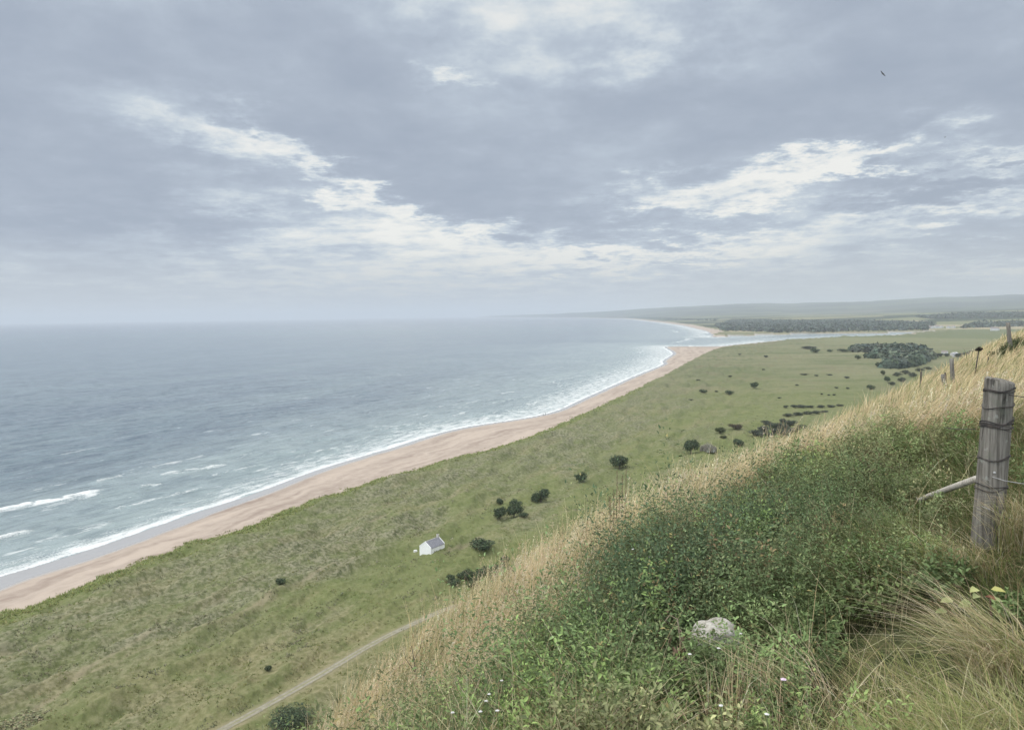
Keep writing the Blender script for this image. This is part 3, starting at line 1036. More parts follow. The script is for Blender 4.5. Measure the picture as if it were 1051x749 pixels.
def build_herbs():
    sp = Soup()
    # clumps: each a many-stemmed plant with its own kind, height and green
    x, y, r = scatter_polar(4600, 1.9, 24)
    s, l, dry, gpost, tus = zones(x, y)
    herb = (1 - dry) * (1 - .92 * gpost) * (1 - tus)
    pr = np.clip(herb + .07 * dry * sst(10, 4, r) + .6 * sst(.2, -.4, l) * sst(4.8, 5.3, s) * (fbm(x / .9, y / .9, 2, 199) > -.1), 0, 1)
    keep = (rng.random(len(x)) < pr * np.interp(r, [2, 4, 8, 22], [.55, .75, 1, 1])) & (l < 7) & (l > -5) & (s < 15)
    x, y, r, s, l, dry = [a[keep] for a in (x, y, r, s, l, dry)]
    n = len(x)
    kind_n = fbm(x / .9, y / .9, 3, 203) + rng.normal(0, .30, n)
    kind = np.where(kind_n < -.08, 1, np.where(kind_n > .34, 2, 0))
    patch = fbm(x / .7, y / .7, 2, 207)
    H = np.clip((.37 + .30 * patch) * rng.lognormal(0, .34, n), .10, .92)
    mid = np.exp(-((l - 2.2) / 1.1) ** 2 - ((s - 5.4) / 1.8) ** 2)
    H = H * (1 + .38 * mid) * low_veg(x, y) * np.interp(r, [1.9, 3, 4], [.55, .8, 1.0])
    dark = np.array([.072, .108, .062])
    mids = np.array([.128, .172, .072])
    olive = np.array([.225, .215, .118])
    bright = np.array([.225, .300, .105])
    gcol = mids[None] * (1 - mid[:, None]) + dark[None] * mid[:, None]
    w_ol = (sst(-.15, .45, fbm(x / 1.3, y / 1.3, 3, 211) + .2 * sst(6, 9, s)) * (1 - .75 * mid))[:, None]
    gcol = gcol * (1 - w_ol) + olive * w_ol
    b_ = (rng.random(n) < .07 + .20 * (s < 3.9))[:, None] * rng.uniform(.3, .9, (n, 1))
    gcol = gcol * (1 - b_) + bright * b_
    brown = (rng.random(n) < .02)[:, None]
    gcol = np.where(brown, np.array([.20, .145, .085]), gcol)
    gcol = gcol * rng.lognormal(0, .26, (n, 1)) * np.array([.98, 1.02, .93])
    # short weeds that hide the foot of the stone
    ex = []
    for px_, q_, top in [(712, 3.62, 652), (722, 3.66, 656), (735, 3.64, 640), (744, 3.66, 655), (752, 3.70, 658), (762, 3.74, 645), (704, 3.7, 642), (728, 3.5, 662), (748, 3.5, 664), (738, 3.6, 652)]:
        d = ray(px_, 400)
        w_ = q_ / math.hypot(d[0], d[1])
        d2 = ray(px_, top)
        ex.append((d[0] * w_, d[1] * w_, q_, EYE + d2[2] * q_ / math.hypot(d2[0], d2[1])))
    ex = np.array(ex)
    ne = len(ex)
    x, y, r = np.r_[x, ex[:, 0]], np.r_[y, ex[:, 1]], np.r_[r, ex[:, 2]]
    H = np.r_[H, np.clip(ex[:, 3] - hill_z(ex[:, 0], ex[:, 1]), .08, .5)]
    kind = np.r_[kind, rng.integers(0, 2, ne)]
    gcol = np.vstack([gcol, mids * rng.uniform(.85, 1.3, (ne, 1))])
    n += ne
    # stems
    k = 15
    N = n * k
    q = np.sqrt(rng.random((n, k)))
    an = rng.uniform(0, 6.283, (n, k))
    Rc = (H * rng.uniform(.16, .30, n))[:, None]
    sx, sy = (x[:, None] + np.cos(an) * q * Rc).ravel(), (y[:, None] + np.sin(an) * q * Rc).ravel()
    sH = (H[:, None] * (1.08 - .50 * q ** 2) * rng.uniform(.85, 1.10, (n, k))).ravel()
    syaw = an.ravel() + rng.normal(0, .4, N)
    slean = (.08 + .75 * q * rng.uniform(.6, 1.15, (n, k))).ravel()
    sr = np.repeat(r, k)
    skind = np.repeat(kind, k)
    scol = np.repeat(gcol, k, 0)
    P = np.stack([sx, sy, hill_z(sx, sy) - .02], -1)
    for kd, m, Lr, Wr in ((0, 28, .032, .0155), (1, 40, .026, .0088), (2, 20, .044, .0195)):
        i = np.where(skind == kd)[0]
        if not len(i):
            continue
        M = len(i)
        t = np.sort(rng.uniform(.12, 1, (M, m)) ** .55, 1)
        ang = syaw[i][:, None] + np.arange(m)[None] * 2.4 + rng.normal(0, .4, (M, m))
        hd = np.stack([np.cos(syaw[i]), np.sin(syaw[i]), 0 * syaw[i]], -1)
        spread = .15 * (1 - .6 * t) * sH[i][:, None] * rng.uniform(.0, 1, (M, m))
        B = P[i][:, None, :] + hd[:, None, :] * (slean[i] * sH[i])[:, None, None] * (t ** 1.5)[..., None]
        B[..., 0] += np.cos(ang) * spread
        B[..., 1] += np.sin(ang) * spread
        B[..., 2] += sH[i][:, None] * t
        pitch = rng.normal(.30, .38, (M, m)) + .6 * (t > .93)
        D = np.stack([np.cos(ang) * np.cos(pitch), np.sin(ang) * np.cos(pitch), np.sin(pitch)], -1)
        sc = np.maximum(1, sr[i] / 7)[:, None] * rng.uniform(.6, 1.35, (M, m)) * (1.1 - .45 * t)
        up = np.zeros((M * m, 3)); up[:, 2] = 1
        up += rng.normal(0, .35, up.shape)
        c = np.repeat(scol[i][:, None, :], m, 1) * (1 + rng.normal(0, .15, (M, m, 1)))
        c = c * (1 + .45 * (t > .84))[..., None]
        yl = rng.random((M, m)) < .012
        c[yl] = (.36, .31, .13)
        br = rng.random((M, m)) < .008
        c[br] = (.20, .155, .085)
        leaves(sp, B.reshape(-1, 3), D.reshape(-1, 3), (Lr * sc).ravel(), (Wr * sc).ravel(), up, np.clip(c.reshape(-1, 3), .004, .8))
    blades(sp, P, sH, np.maximum(.0035, .0006 * sr), syaw, slean, np.full(N, .5), np.tile([.12, .115, .055], (N, 1)) * rng.uniform(.6, 1.3, (N, 1)))
    # loose straws and runner grasses threaded through the herbs
    x, y, r = scatter_polar(52000, 1.9, 15)
    s, l, dry, gpost, tus = zones(x, y)
    cl = fbm(x / .5, y / .5, 2, 215)
    near = sst(4.2, 2.6, s)
    keep = (rng.random(len(x)) < (1 - dry) * (.13 + .87 * near) * sst(-.35, .5, cl + .2 * near) * (1 - .7 * tus)) & (l > -3)
    x, y, r = [a[keep] for a in (x, y, r)]
    n = len(x)
    P = np.stack([x, y, hill_z(x, y) + .0], -1)
    col = pal(n, [(.60, .50, .31), (.48, .39, .23), (.66, .58, .40), (.26, .29, .12), (.34, .25, .14)])
    blades(sp, P, rng.uniform(.30, .68, n) * low_veg(x, y) * np.interp(r, [1.9, 3, 4], [.6, .85, 1]), np.maximum(.0036, .0006 * r), rng.uniform(0, 6.28, n), np.clip(rng.normal(.5, .35, n), .03, 1.8),
           rng.uniform(.1, 1.1, n), col)
    tag(sp.build('leafy_undergrowth', M_LEAF), 'dense dark green leafy herbs and nettles covering the near slope', 'undergrowth', kind='stuff')


build_dry_grass()
build_green_grass()
build_herbs()


def tussock(name, x, y, n, spread, h, yaw, dry, label, group=None, lean=.95, turn=.75):
    """one clump of arching grass: a thing of its own"""
    sp = Soup()
    a = rng.uniform(0, 6.283, n)
    q = spread * np.sqrt(rng.random(n))
    px, py = x + q * np.cos(a), y + q * np.sin(a)
    H = np.clip(rng.normal(h, h * .2, n), h * .3, h * 1.5)
    yw = yaw + rng.normal(0, turn, n)
    d = rng.random(n) < dry
    col = pal(n, [(.31, .34, .125), (.38, .38, .165), (.235, .28, .10), (.42, .40, .20)])
    col[d] = pal(d.sum(), [(.68, .58, .37), (.58, .48, .29), (.74, .66, .47), (.42, .33, .19)])
    P = np.stack([px, py, hill_z(px, py) - .02], -1)
    rr = math.hypot(x, y)
    blades(sp, P, H, np.full(n, max(.0034, .0006 * rr)) * rng.uniform(.7, 1.3, n), yw, np.clip(rng.normal(lean, lean * .35, n), .05, 1.8),
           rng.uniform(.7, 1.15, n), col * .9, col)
    o = (x, y, float(hill_z(np.array([x]), np.array([y]))[0]))
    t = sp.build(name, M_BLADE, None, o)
    t.location = o
    tag(t, label, 'grass tussock', group)
    return t

# ------------------------------------------------------------------ placing by the photo's sight lines


def on_plain(px, py):
    """the point of the plain seen at a photo point"""
    d = ray(px, py)
    t0 = (9.5 - EYE) / d[2] if d[2] < -.004 else 2500.0
    if py > 345:
        t = np.linspace(t0, (-1.5 - EYE) / d[2], 80)
    else:
        t = np.geomspace(700, 12000, 900)
    zg = land_fields(d[0] * t, d[1] * t)['h']
    hit = EYE + d[2] * t < np.maximum(zg, 0)
    k = int(np.argmax(hit)) if hit.any() else len(t) - 1
    return float(d[0] * t[k]), float(d[1] * t[k]), float(zg[k])


def hz(x, y):
    return float(hill_z(np.array([x]), np.array([y]))[0])


def on_hill(px, py, up=0.0):
    d = ray(px, py)
    t = np.geomspace(1.2, 120, 8000)
    k = int(np.argmax(EYE + d[2] * t < hill_z(d[0] * t, d[1] * t) + up))
    return float(d[0] * t[k]), float(d[1] * t[k])


def at_range(px, r):
    """x, y at ground distance r below a photo column (taken at mid height)"""
    d = ray(px, 400)
    q = r / math.hypot(d[0], d[1])
    return float(d[0] * q), float(d[1] * q)


def height_at(px, py, r):
    d = ray(px, py)
    return float(EYE + d[2] * r / math.hypot(d[0], d[1]))


def simple_mat(name, c1, c2, scale=8.0, rough=0.85, stretch=(1, 1, 1), bump_s=0.3, bump_d=0.02, spec=0.25, lo=.35, hi=.65):
    m, k = new_mat(name)
    tc = k.node('ShaderNodeTexCoord').outputs['Object']
    n = k.noise(k.v('MULTIPLY', tc, stretch), scale, 5, 0.65)
    bsdf(k, k.mix(k.ss(n, lo, hi), c1, c2), rough, bump(k, n, bump_s, bump_d), spec=spec)
    return m


def tube(bm, pts, rad, seg=8, cap=True, jitter=0.0):
    """a tube through points with a radius each"""
    pts = [Vector(p) for p in pts]
    if not hasattr(rad, '__len__'):
        rad = [rad] * len(pts)
    rings = []
    for i, p in enumerate(pts):
        d = (pts[min(i + 1, len(pts) - 1)] - pts[max(i - 1, 0)]).normalized()
        u = d.orthogonal().normalized() if abs(d.z) > .9 else d.cross(Vector((0, 0, 1))).normalized()
        if abs(d.z) > .9:
            u = (Vector((1, 0, 0)) - d * d.x).normalized()
        v = d.cross(u)
        rings.append([bm.verts.new(p + (u * math.cos(a) + v * math.sin(a)) * rad[i] * (1 + random.uniform(-jitter, jitter)))
                      for a in (2 * math.pi * j / seg for j in range(seg))])
    for a, b in zip(rings[:-1], rings[1:]):
        for j in range(seg):
            bm.faces.new((a[j], a[(j + 1) % seg], b[(j + 1) % seg], b[j]))
    if cap:
        bm.faces.new(rings[0][::-1])
        bm.faces.new(rings[-1])
    return rings


# ------------------------------------------------------------------ the track
def build_track():
    m, k = new_mat('track_dirt')
    pos = k.node('ShaderNodeNewGeometry').outputs['Position']
    u = k.node('ShaderNodeAttribute', attribute_name='across').outputs['Fac']
    n = k.noise(pos, 1.3, 5, 0.7)
    n2 = k.noise(pos, 0.35, 3, 0.6)
    c = k.mix(k.ss(n, 0.35, 0.65), (0.215, 0.20, 0.155), (0.295, 0.275, 0.22))
    mid = k.m('MULTIPLY', k.ss(k.m('ABSOLUTE', u), 0.34, 0.08), k.ss(n2, 0.35, 0.6, 0.25, 1.0))
    c = k.mix(k.m('MULTIPLY', mid, 0.85), c, (0.21, 0.205, 0.105))
    c = k.mix(k.m('MULTIPLY', k.ss(k.m('ADD', k.m('ABSOLUTE', u), k.m('MULTIPLY', k.m('SUBTRACT', n, .5), 1.0)), 0.78, 1.0), 0.9), c, (0.20, 0.19, 0.095))
    bsdf(k, c, 0.95, bump(k, n, 0.4, 0.08))
    pts = smooth_line(TRACK, 4)
    P = np.array(pts)
    T = np.gradient(P, axis=0)
    T /= np.linalg.norm(T, axis=1, keepdims=True)
    Nn = np.stack([T[:, 1], -T[:, 0]], -1)
    cols = np.linspace(-1, 1, 9)
    n = len(P)
    s = np.arange(n)
    wl = .78 * (1 + .16 * fbm(s / 4.0, s * 0, 3, 301))
    wr = .78 * (1 + .16 * fbm(s / 4.0, s * 0 + 9, 3, 305))
    w = np.where(cols[None] < 0, wl[:, None], wr[:, None]) * cols[None]
    X = P[:, 0:1] + Nn[:, 0:1] * w
    Y = P[:, 1:2] + Nn[:, 1:2] * w
    Z = land_fields(X.ravel(), Y.ravel())['h'].reshape(X.shape) + .09 - .06 * (np.abs(cols) > .9)[None] - .05 * (np.abs(np.abs(cols) - .5) < .15)[None]
    o = mesh_np('dirt_track', np.stack([X, Y, Z], -1).reshape(-1, 3), grid_faces(9, n), np.full((n - 1) * 8, 4), m, smooth=True,
                attrs={'across': ('FLOAT', np.tile(cols, n))})
    o.name = 'path'
    tag(o, kind='structure')


build_track()

# ------------------------------------------------------------------ rough grass of the dunes
M_DUNE = tint_material('dune_tufts', 0.45, 0.9, 0.2, 0.1)


def build_dune_grass():
    sp = Soup()
    n = 330000
    dep = rng.uniform(math.atan(60 / 620), math.atan(60 / 95), n)
    r = 60 / np.tan(dep)
    az = np.radians(rng.uniform(-42, 20, n))
    x, y = r * np.sin(az), r * np.cos(az)
    f = land_fields(x, y)
    inl = f['inl']
    lip = sst(14, 3, inl) * (inl > 0)
    cl = fbm(x / 5, y / 5, 3, 321)
    cl2 = fbm(f['a'] / 24, f['b'] / 8, 3, 325)
    pr = np.clip(.09 + .25 * sst(0, .5, cl2) + lip * .8, 0, 1) * sst(-.35, .35, cl + lip * .6)
    s, l = SL(x, y)
    keep = (rng.random(n) < pr) & (inl > 0) & (f['td'] > 1.7) & (l > 55)
    # stray tufts on the sand just below the dune edge
    stray = (inl <= 0) & (f['dD'] > -3.0) & (fbm(x / 6, y / 6, 2, 329) > .22) & (rng.random(n) < .8) & (f['dW'] > 4)
    keep |= stray
    x, y, r, inl, lip, cl2 = [q[keep] for q in (x, y, r, inl, lip, cl2)]
    z = f['h'][keep]
    N = len(x)
    kind = rng.random(N)
    col = pal(N, [(.205, .225, .085), (.25, .25, .115), (.15, .17, .068), (.33, .31, .18)], [.35, .3, .2, .15])
    gl = lip > .4
    col[gl] = pal(gl.sum(), [(.30, .335, .13), (.235, .275, .10), (.36, .37, .18)])
    gm = (cl2 > .25) & ~gl
    col[gm] = pal(gm.sum(), [(.14, .15, .078), (.28, .27, .185), (.19, .19, .115), (.34, .32, .235)])
    H = rng.uniform(.16, .42, N) * (1 + .9 * lip)
    for b in range(3):
        yaw = rng.uniform(0, 6.28, N)
        P = np.stack([x + rng.normal(0, .12, N), y + rng.normal(0, .12, N), z - .04], -1)
        wd = np.stack([np.cos(yaw + 1.5), np.sin(yaw + 1.5), 0 * yaw], -1) * (np.maximum(.10, .0006 * r))[:, None]
        tip = P + np.stack([np.cos(yaw) * H * .7, np.sin(yaw) * H * .7, H], -1)
        v = np.stack([P - wd, P + wd, tip], 1)
        sp.add(v, [(0, 1, 2)], col)
    tag(sp.build('dune_grass', M_DUNE), 'rough marram and meadow grass covering the dunes', 'grass', kind='stuff')


build_dune_grass()

# ------------------------------------------------------------------ bushes and trees of the plain
M_BUSH = tint_material('bush_foliage', 0.12, 0.85, 0.3, 0.1)
M_BARK = simple_mat('bark', (.07, .06, .045), (.16, .14, .11), 6, 0.95, (3, 3, 1))
M_TWIG = tint_material('bare_twigs', 0.0, 0.9, 0.2, 0.1)


def foliage(lobes, n, size, cols, hollow=0.55):
    """leaf clumps scattered through overlapping lobes; unit crown about 1 wide, 1 high"""
    sp = Soup()
    lob = np.array(lobes)
    wts = lob[:, 3] * lob[:, 4] ** .5
    i = rng.choice(len(lob), n, p=wts / wts.sum())
    d = rng.normal(0, 1, (n, 3))
    d /= np.linalg.norm(d, axis=1, keepdims=True)
    q = rng.uniform(hollow, 1.06, n) ** .7
    q *= 1 + .12 * perlin(d[:, 0] * 3 + i, d[:, 1] * 3 + d[:, 2] * 2.3, 331)
    C = lob[i, :3] + d * q[:, None] * lob[i][:, [3, 3, 4]]
    ok = C[:, 2] > .02
    C, d = C[ok], d[ok]
    m = len(C)
    nrm = d + rng.normal(0, .55, (m, 3))
    t1 = np.cross(nrm, rng.normal(0, 1, (m, 3)))
    t1 /= np.linalg.norm(t1, axis=1, keepdims=True)
    t2 = np.cross(nrm, t1)
    t2 /= np.linalg.norm(t2, axis=1, keepdims=True)
    s = (size * rng.uniform(.5, 1.4, m))[:, None]
    v = np.stack([C - t1 * s, C - t2 * s * .6, C + t1 * s * 1.1, C + t2 * s * .6], 1)
    col = pal(m, cols, jit=.22)
    sp.add(v, [(0, 1, 2, 3)], col)
    return sp


DARK = [(.062, .088, .052), (.082, .110, .062), (.048, .068, .046), (.105, .132, .072)]
MURKY = [(.085, .10, .075), (.065, .08, .062), (.11, .12, .085), (.075, .09, .07)]
GREY = [(.085, .100, .070), (.060, .075, .052), (.11, .115, .085)]
BROWN = [(.085, .070, .050), (.11, .095, .065), (.065, .06, .042)]
OLIVE = [(.075, .09, .045), (.10, .115, .055), (.055, .07, .035)]
_rl = random.Random(5)


def lobes_of(n, flat, spread):
    out = []
    for k in range(n):
        a = _rl.uniform(0, 6.28)
        q = spread * math.sqrt(_rl.random())
        rr = _rl.uniform(.13, .30)
        h = rr * _rl.uniform(.8, 1.15) * flat
        out.append((q * math.cos(a), q * math.sin(a), flat * _rl.uniform(.28, .62), rr, h))
    return out


def stems_bm(h, rad, nlimb, reach):
    bm = bmesh.new()
    tube(bm, [(0, 0, -.08), (0.01, 0, h * .5), (0, .01, h)], [rad * 1.3, rad, rad * .7], 7)
    for k in range(nlimb):
        a = 6.283 * k / nlimb + _rl.uniform(-.4, .4)
        z0 = h * _rl.uniform(.45, .95)
        e = (reach * math.cos(a), reach * math.sin(a), z0 + _rl.uniform(.15, .32))
        tube(bm, [(0, 0, z0), (e[0] * .5, e[1] * .5, z0 + (e[2] - z0) * .35), e], [rad * .6, rad * .4, rad * .15], 5)
    return bm


PROTO = {}


def proto(kind):
    """first plant of a kind: crown and stem meshes that its copies share"""
    if kind in PROTO:
        return PROTO[kind]
    if kind.startswith('gorse'):       # low, wide, to the ground
        big = kind.endswith('big')
        lb = lobes_of(16, .9, .36)
        sp = foliage(lb, 7500 if big else 2000, .020 if big else .042, MURKY if 'murky' in kind else DARK)
        stem = stems_bm(.3, .03, 7, .3)
    elif kind.startswith('tree'):
        lb = [(q[0], q[1], q[2] * .85 + .08, q[3] * 1.05, q[4] * 1.05) for q in lobes_of(18, .95, .33)]
        sp = foliage(lb, 3200, .036, DARK if kind != 'tree_olive' else OLIVE)
        stem = stems_bm(.3, .035, 7, .3)
    elif kind == 'double':             # two crowns grown together
        lb = [(q[0] * .75 - .20, q[1] * .7, q[2] * .85, q[3] * .9, q[4] * .9) for q in lobes_of(9, .9, .26)] + \
             [(q[0] * .7 + .24, q[1] * .7 + .1, q[2], q[3] * .9, q[4]) for q in lobes_of(9, 1.0, .22)]
        sp = foliage(lb, 2800, .036, DARK)
        stem = stems_bm(.3, .035, 8, .32)
    else:
        cols = {'scrub_grey': GREY, 'scrub_brown': BROWN, 'scrub_olive': OLIVE, 'scrub_olive2': [(.22, .225, .12), (.25, .25, .14), (.18, .185, .10), (.28, .26, .165)]}[kind]
        lb = lobes_of(14, .85, .38)
        sp = foliage(lb, 3600, .028, cols, .3)
        stem = stems_bm(.3, .025, 7, .34)
    PROTO[kind] = (sp, stem)
    return PROTO[kind]


_MADE = {}


def plant(kind, name, px, py, w, h, label, cat, group=None, turn=None, xyz=None):
    """a bush or tree standing where the photo shows its foot; w, h its size in photo pixels"""
    x, y, z = xyz or on_plain(px, py)
    dist = math.sqrt(x * x + y * y + (EYE - z) ** 2)
    ca = y / math.hypot(x, y)
    mpp = dist / FPX
    W = w * mpp * 1.02 * ca * ca
    Hh = max(h * mpp * 1.06 * ca, .26 * W)
    e = empty(name, (x, y, z - .05), turn if turn is not None else _rl.uniform(0, 6.28), (W, W, Hh))
    tag(e, label, cat, group)
    if kind not in _MADE:
        sp, bm = proto(kind)
        c = sp.build('crown', M_BUSH, e)
        t = obj_bm('trunk', bm, M_BARK, e)
        _MADE[kind] = (c, t)
    else:
        for src in _MADE[kind]:
            c = src.copy()
            COL.objects.link(c)
            c.parent = e
    return e


plant('gorse_big', 'gorse_bush', 299, 743, 47, 15, 'large rounded dark green gorse bush beside the dirt track', 'bush', turn=.4)
plant('scrub_olive2', 'scrub_bush', 22, 748, 60, 11, 'dull olive-brown low scrub at the lower left corner of the meadow', 'bush')
plant('gorse', 'gorse_bush', 275, 688.5, 7.5, 7, 'tiny lone dark bush in the dry grass left of the track', 'bush')
plant('gorse', 'gorse_bush', 288.5, 599, 11, 7, 'small lone dark bush among the dunes left of the white cottage', 'bush')
plant('gorse', 'gorse_bush', 496, 562, 25, 11, 'low wide dark bush right of the white cottage', 'bush', turn=1.2)
plant('tree', 'round_tree', 513, 518, 8, 8, 'smallest round dark tree at the back of the group behind the cottage', 'tree')
plant('tree', 'round_tree', 513, 533, 14, 14.5, 'round dark tree standing on the near left of the tree group behind the cottage', 'tree')
plant('gorse', 'round_tree', 530, 521, 13, 11, 'dark round tree half hidden behind a larger one in the group behind the cottage', 'tree')
plant('tree', 'round_tree', 527.5, 530, 17, 14, 'largest front tree of the dark group behind the cottage', 'tree')
plant('gorse', 'gorse_bush', 537, 531, 10, 6, 'low dark bush standing in for the shadow at the right foot of the tree group', 'bush')  # the trees' shadow on the grass, put in as a low dark bush
plant('double', 'double_crowned_tree', 555, 515, 19, 16, 'dark tree with two crowns grown together right of the group of round trees', 'tree', turn=.3)
plant('tree', 'round_tree', 596, 494, 15, 10.5, 'flat-topped dark tree between the double-crowned tree and the umbrella-shaped tree', 'tree')
plant('tree', 'spreading_tree', 636, 481, 20, 17, 'umbrella-shaped dark tree right behind the tall seed stalks', 'tree')
# by the pale thicket
plant('tree', 'round_tree', 709, 465, 16, 17, 'dark green tree at the left end of the bleached bare thicket', 'tree')
plant('tree_olive', 'round_tree', 739, 445, 12, 8, 'mid green bush-like tree just behind the bleached bare thicket', 'tree')
plant('tree', 'round_tree', 757.5, 458, 13, 9, 'dark round bush right of the bleached bare thicket', 'bush')
plant('scrub_olive', 'scrub_bush', 742, 450, 9, 4, 'low olive scrub between bleached thicket and green tree', 'bush')
plant('scrub_brown', 'scrub_bush', 755, 440, 15, 7, 'brown rough scrub behind the dark round bush', 'bush')
# lone trees out on the green plain
plant('tree', 'lone_tree', 774, 398.5, 10, 7.5, 'lone dark tree with a spreading crown out on the green plain', 'tree')
plant('gorse', 'gorse_bush', 748, 404.5, 9, 5.5, 'small dark bush left of the lone spreading tree on the plain', 'bush')
plant('gorse', 'gorse_bush', 722, 403, 9, 4, 'flat dark bush nearest the beach on the green plain', 'bush')
FAR = 'small dark bushes dotted over the far plain'
for (px, py, w, h) in [(716, 391, 5, 2), (749, 387, 5, 2.2), (709, 411, 5, 2), (735, 402.5, 4, 2), (786, 367, 4.5, 3), (759, 364.5, 3, 2),
                       (843, 405, 3, 2), (850.5, 406, 3, 2), (856.5, 406, 3.5, 2.2), (858, 398.5, 4, 2), (807, 418.5, 5, 3.5), (869, 388, 6, 2.5),
                       (870, 399, 4, 2), (826, 385, 8, 2), (838, 386, 5, 2), (851, 385.5, 6, 2.2), (783, 380, 4, 2), (800, 409, 4, 2), (818, 396, 4, 2)]:
    plant('gorse_murky', 'gorse_bush', px, py, w, h, 'tiny dark bush far out on the green plain', 'bush', FAR)
# thickets above the brow of the hill
TH = 'dark bushes grown together in the thicket behind the brow'
for (px, py, w, h) in [(775, 447, 14, 8), (783, 444, 16, 9), (786, 449, 15, 7), (795, 446, 17, 9), (797, 440, 15, 8), (805, 441, 14, 9), (808, 447, 14, 8),
                       (812, 437, 13, 7), (816, 444, 13, 7), (786, 436, 10, 6), (803, 434, 9, 6), (822, 440, 10, 6)]:
    plant('gorse_murky', 'thicket_bush', px, py, w, h, 'dark bush of the dense thicket just beyond the straw-covered brow', 'bush', TH)
TH2 = 'bushes in the dark strip behind the thicket'
for (px, py, w, h) in [(809, 427, 12, 4), (819, 426, 12, 4.5), (829, 425, 13, 4.5), (838, 424, 12, 4), (846, 423, 9, 3)]:
    plant('scrub_grey', 'thicket_bush', px, py, w, h, 'grey-green bush in the nearer of two long dark strips of scrub', 'bush', TH2)
TH3 = 'bushes in the far dark strip'
for (px, py, w, h) in [(815, 418, 9, 3.5), (823, 418, 10, 3.5), (832, 418.5, 10, 3), (843, 418.5, 9, 3.5), (853, 418, 9, 3), (862, 417, 8, 3)]:
    plant('gorse_murky', 'thicket_bush', px, py, w, h, 'dark bush in the farther of two long dark strips of scrub', 'bush', TH3)
# gorse below the white cottage
plant('gorse', 'gorse_bush', 463, 594, 9, 6, 'small dark bush at the back left end of the gorse belt below the cottage', 'bush')
plant('gorse', 'gorse_bush', 465, 599.5, 15, 6.5, 'low dark bush at the front left end of the gorse belt below the cottage', 'bush')
plant('gorse', 'gorse_bush', 471, 592.5, 6, 4.5, 'smallest dark bush in the gap of the gorse belt below the cottage', 'bush')
GB = 'gorse belt below the white cottage'
for (px, py, w, h) in [(478.5, 594.5, 14, 12), (487, 595, 14, 9), (494, 591, 15, 9), (502, 588, 15, 10), (509, 588, 13, 10), (516, 585, 13, 10), (484, 602, 11, 8), (505, 595, 13, 9), (519, 578, 10, 8), (524, 590, 12, 10)]:
    plant('gorse', 'gorse_bush', px, py, w, h, 'dark bush grown into the gorse belt below the white cottage', 'bush', GB)
# toward the copse
plant('gorse', 'lone_bush', 880, 368.5, 6.5, 5.5, 'round bush standing in front of the left arm of the copse', 'bush')
plant('tree', 'lone_tree', 901, 376.5, 6.5, 6, 'round dark tree at the front left corner of the copse', 'tree')
plant('tree_olive', 'lone_tree', 906, 385, 6, 6, 'pale olive tree between the copse and the straw brow', 'tree')
plant('tree', 'lone_tree', 910.5, 392, 7, 7, 'dark bluish tree nearest the straw brow below the copse', 'tree')
plant('gorse', 'lone_bush', 893, 399.5, 9, 6.5, 'dark dome-shaped bush alone on the pale green pasture', 'bush')
plant('gorse', 'lone_bush', 865, 361, 12, 4, 'flat dark bush left of the copse beside the estuary flats', 'bush')
plant('gorse', 'lone_bush', 837, 362, 10, 6, 'dark tree clump nearest the river mouth', 'bush')
plant('gorse', 'lone_bush', 852, 361, 7, 3, 'low dark bush between the clump by the river and the flat dark bush', 'bush')
plant('scrub_grey', 'scrub_bush', 829, 358, 18, 4, 'grey-green scrub by the bank of the river', 'bush')
SC = 'grey scrub below the copse'
for (px, py, w, h) in [(921, 386, 10, 6), (929, 384, 11, 6), (937, 387, 10, 7), (944, 381, 11, 5), (926, 392, 10, 7), (952, 379, 10, 4), (915, 395, 9, 5)]:
    plant('scrub_grey', 'scrub_bush', px, py, w, h, 'grey-green scrub bush between the copse and the straw brow', 'bush', SC)
HG = 'dark trees by the white farm buildings'
for (px, py, w, h) in [(965, 366, 7, 5), (971, 366, 6, 4.5), (985, 367, 9, 6), (992, 366, 9, 6), (998, 364, 9, 6)]:
    plant('gorse_murky', 'farm_tree', px, py, w, h, 'dark tree beside the white farm buildings', 'tree', HG)


def bare_thicket():
    x, y, z = on_plain(727, 463)
    mpp = math.hypot(x, y) / FPX
    n = 1500
    q = np.sqrt(rng.random(n))
    a = rng.uniform(0, 6.28, n)
    ox, oy = q * np.cos(a) * 8 * mpp, q * np.sin(a) * 9 * mpp
    P = np.stack([ox, oy, np.zeros(n)], -1)
    H = rng.uniform(.5, 1, n) * 9.5 * mpp * (1.05 - .6 * q) * 1.2
    sp = Soup()
    col = pal(n, [(.36, .34, .29), (.28, .26, .21), (.45, .43, .38), (.20, .19, .14)])
    blades(sp, P, H, np.full(n, .22), rng.uniform(0, 6.28, n), rng.uniform(0, .5, n), rng.uniform(.1, .6, n), col)
    o = sp.build('bare_thicket', M_TWIG)
    o.location = (x, y, z)
    tag(o, 'bleached bare thicket of pale grey twigs beside a dark green tree', 'thicket')


bare_thicket()


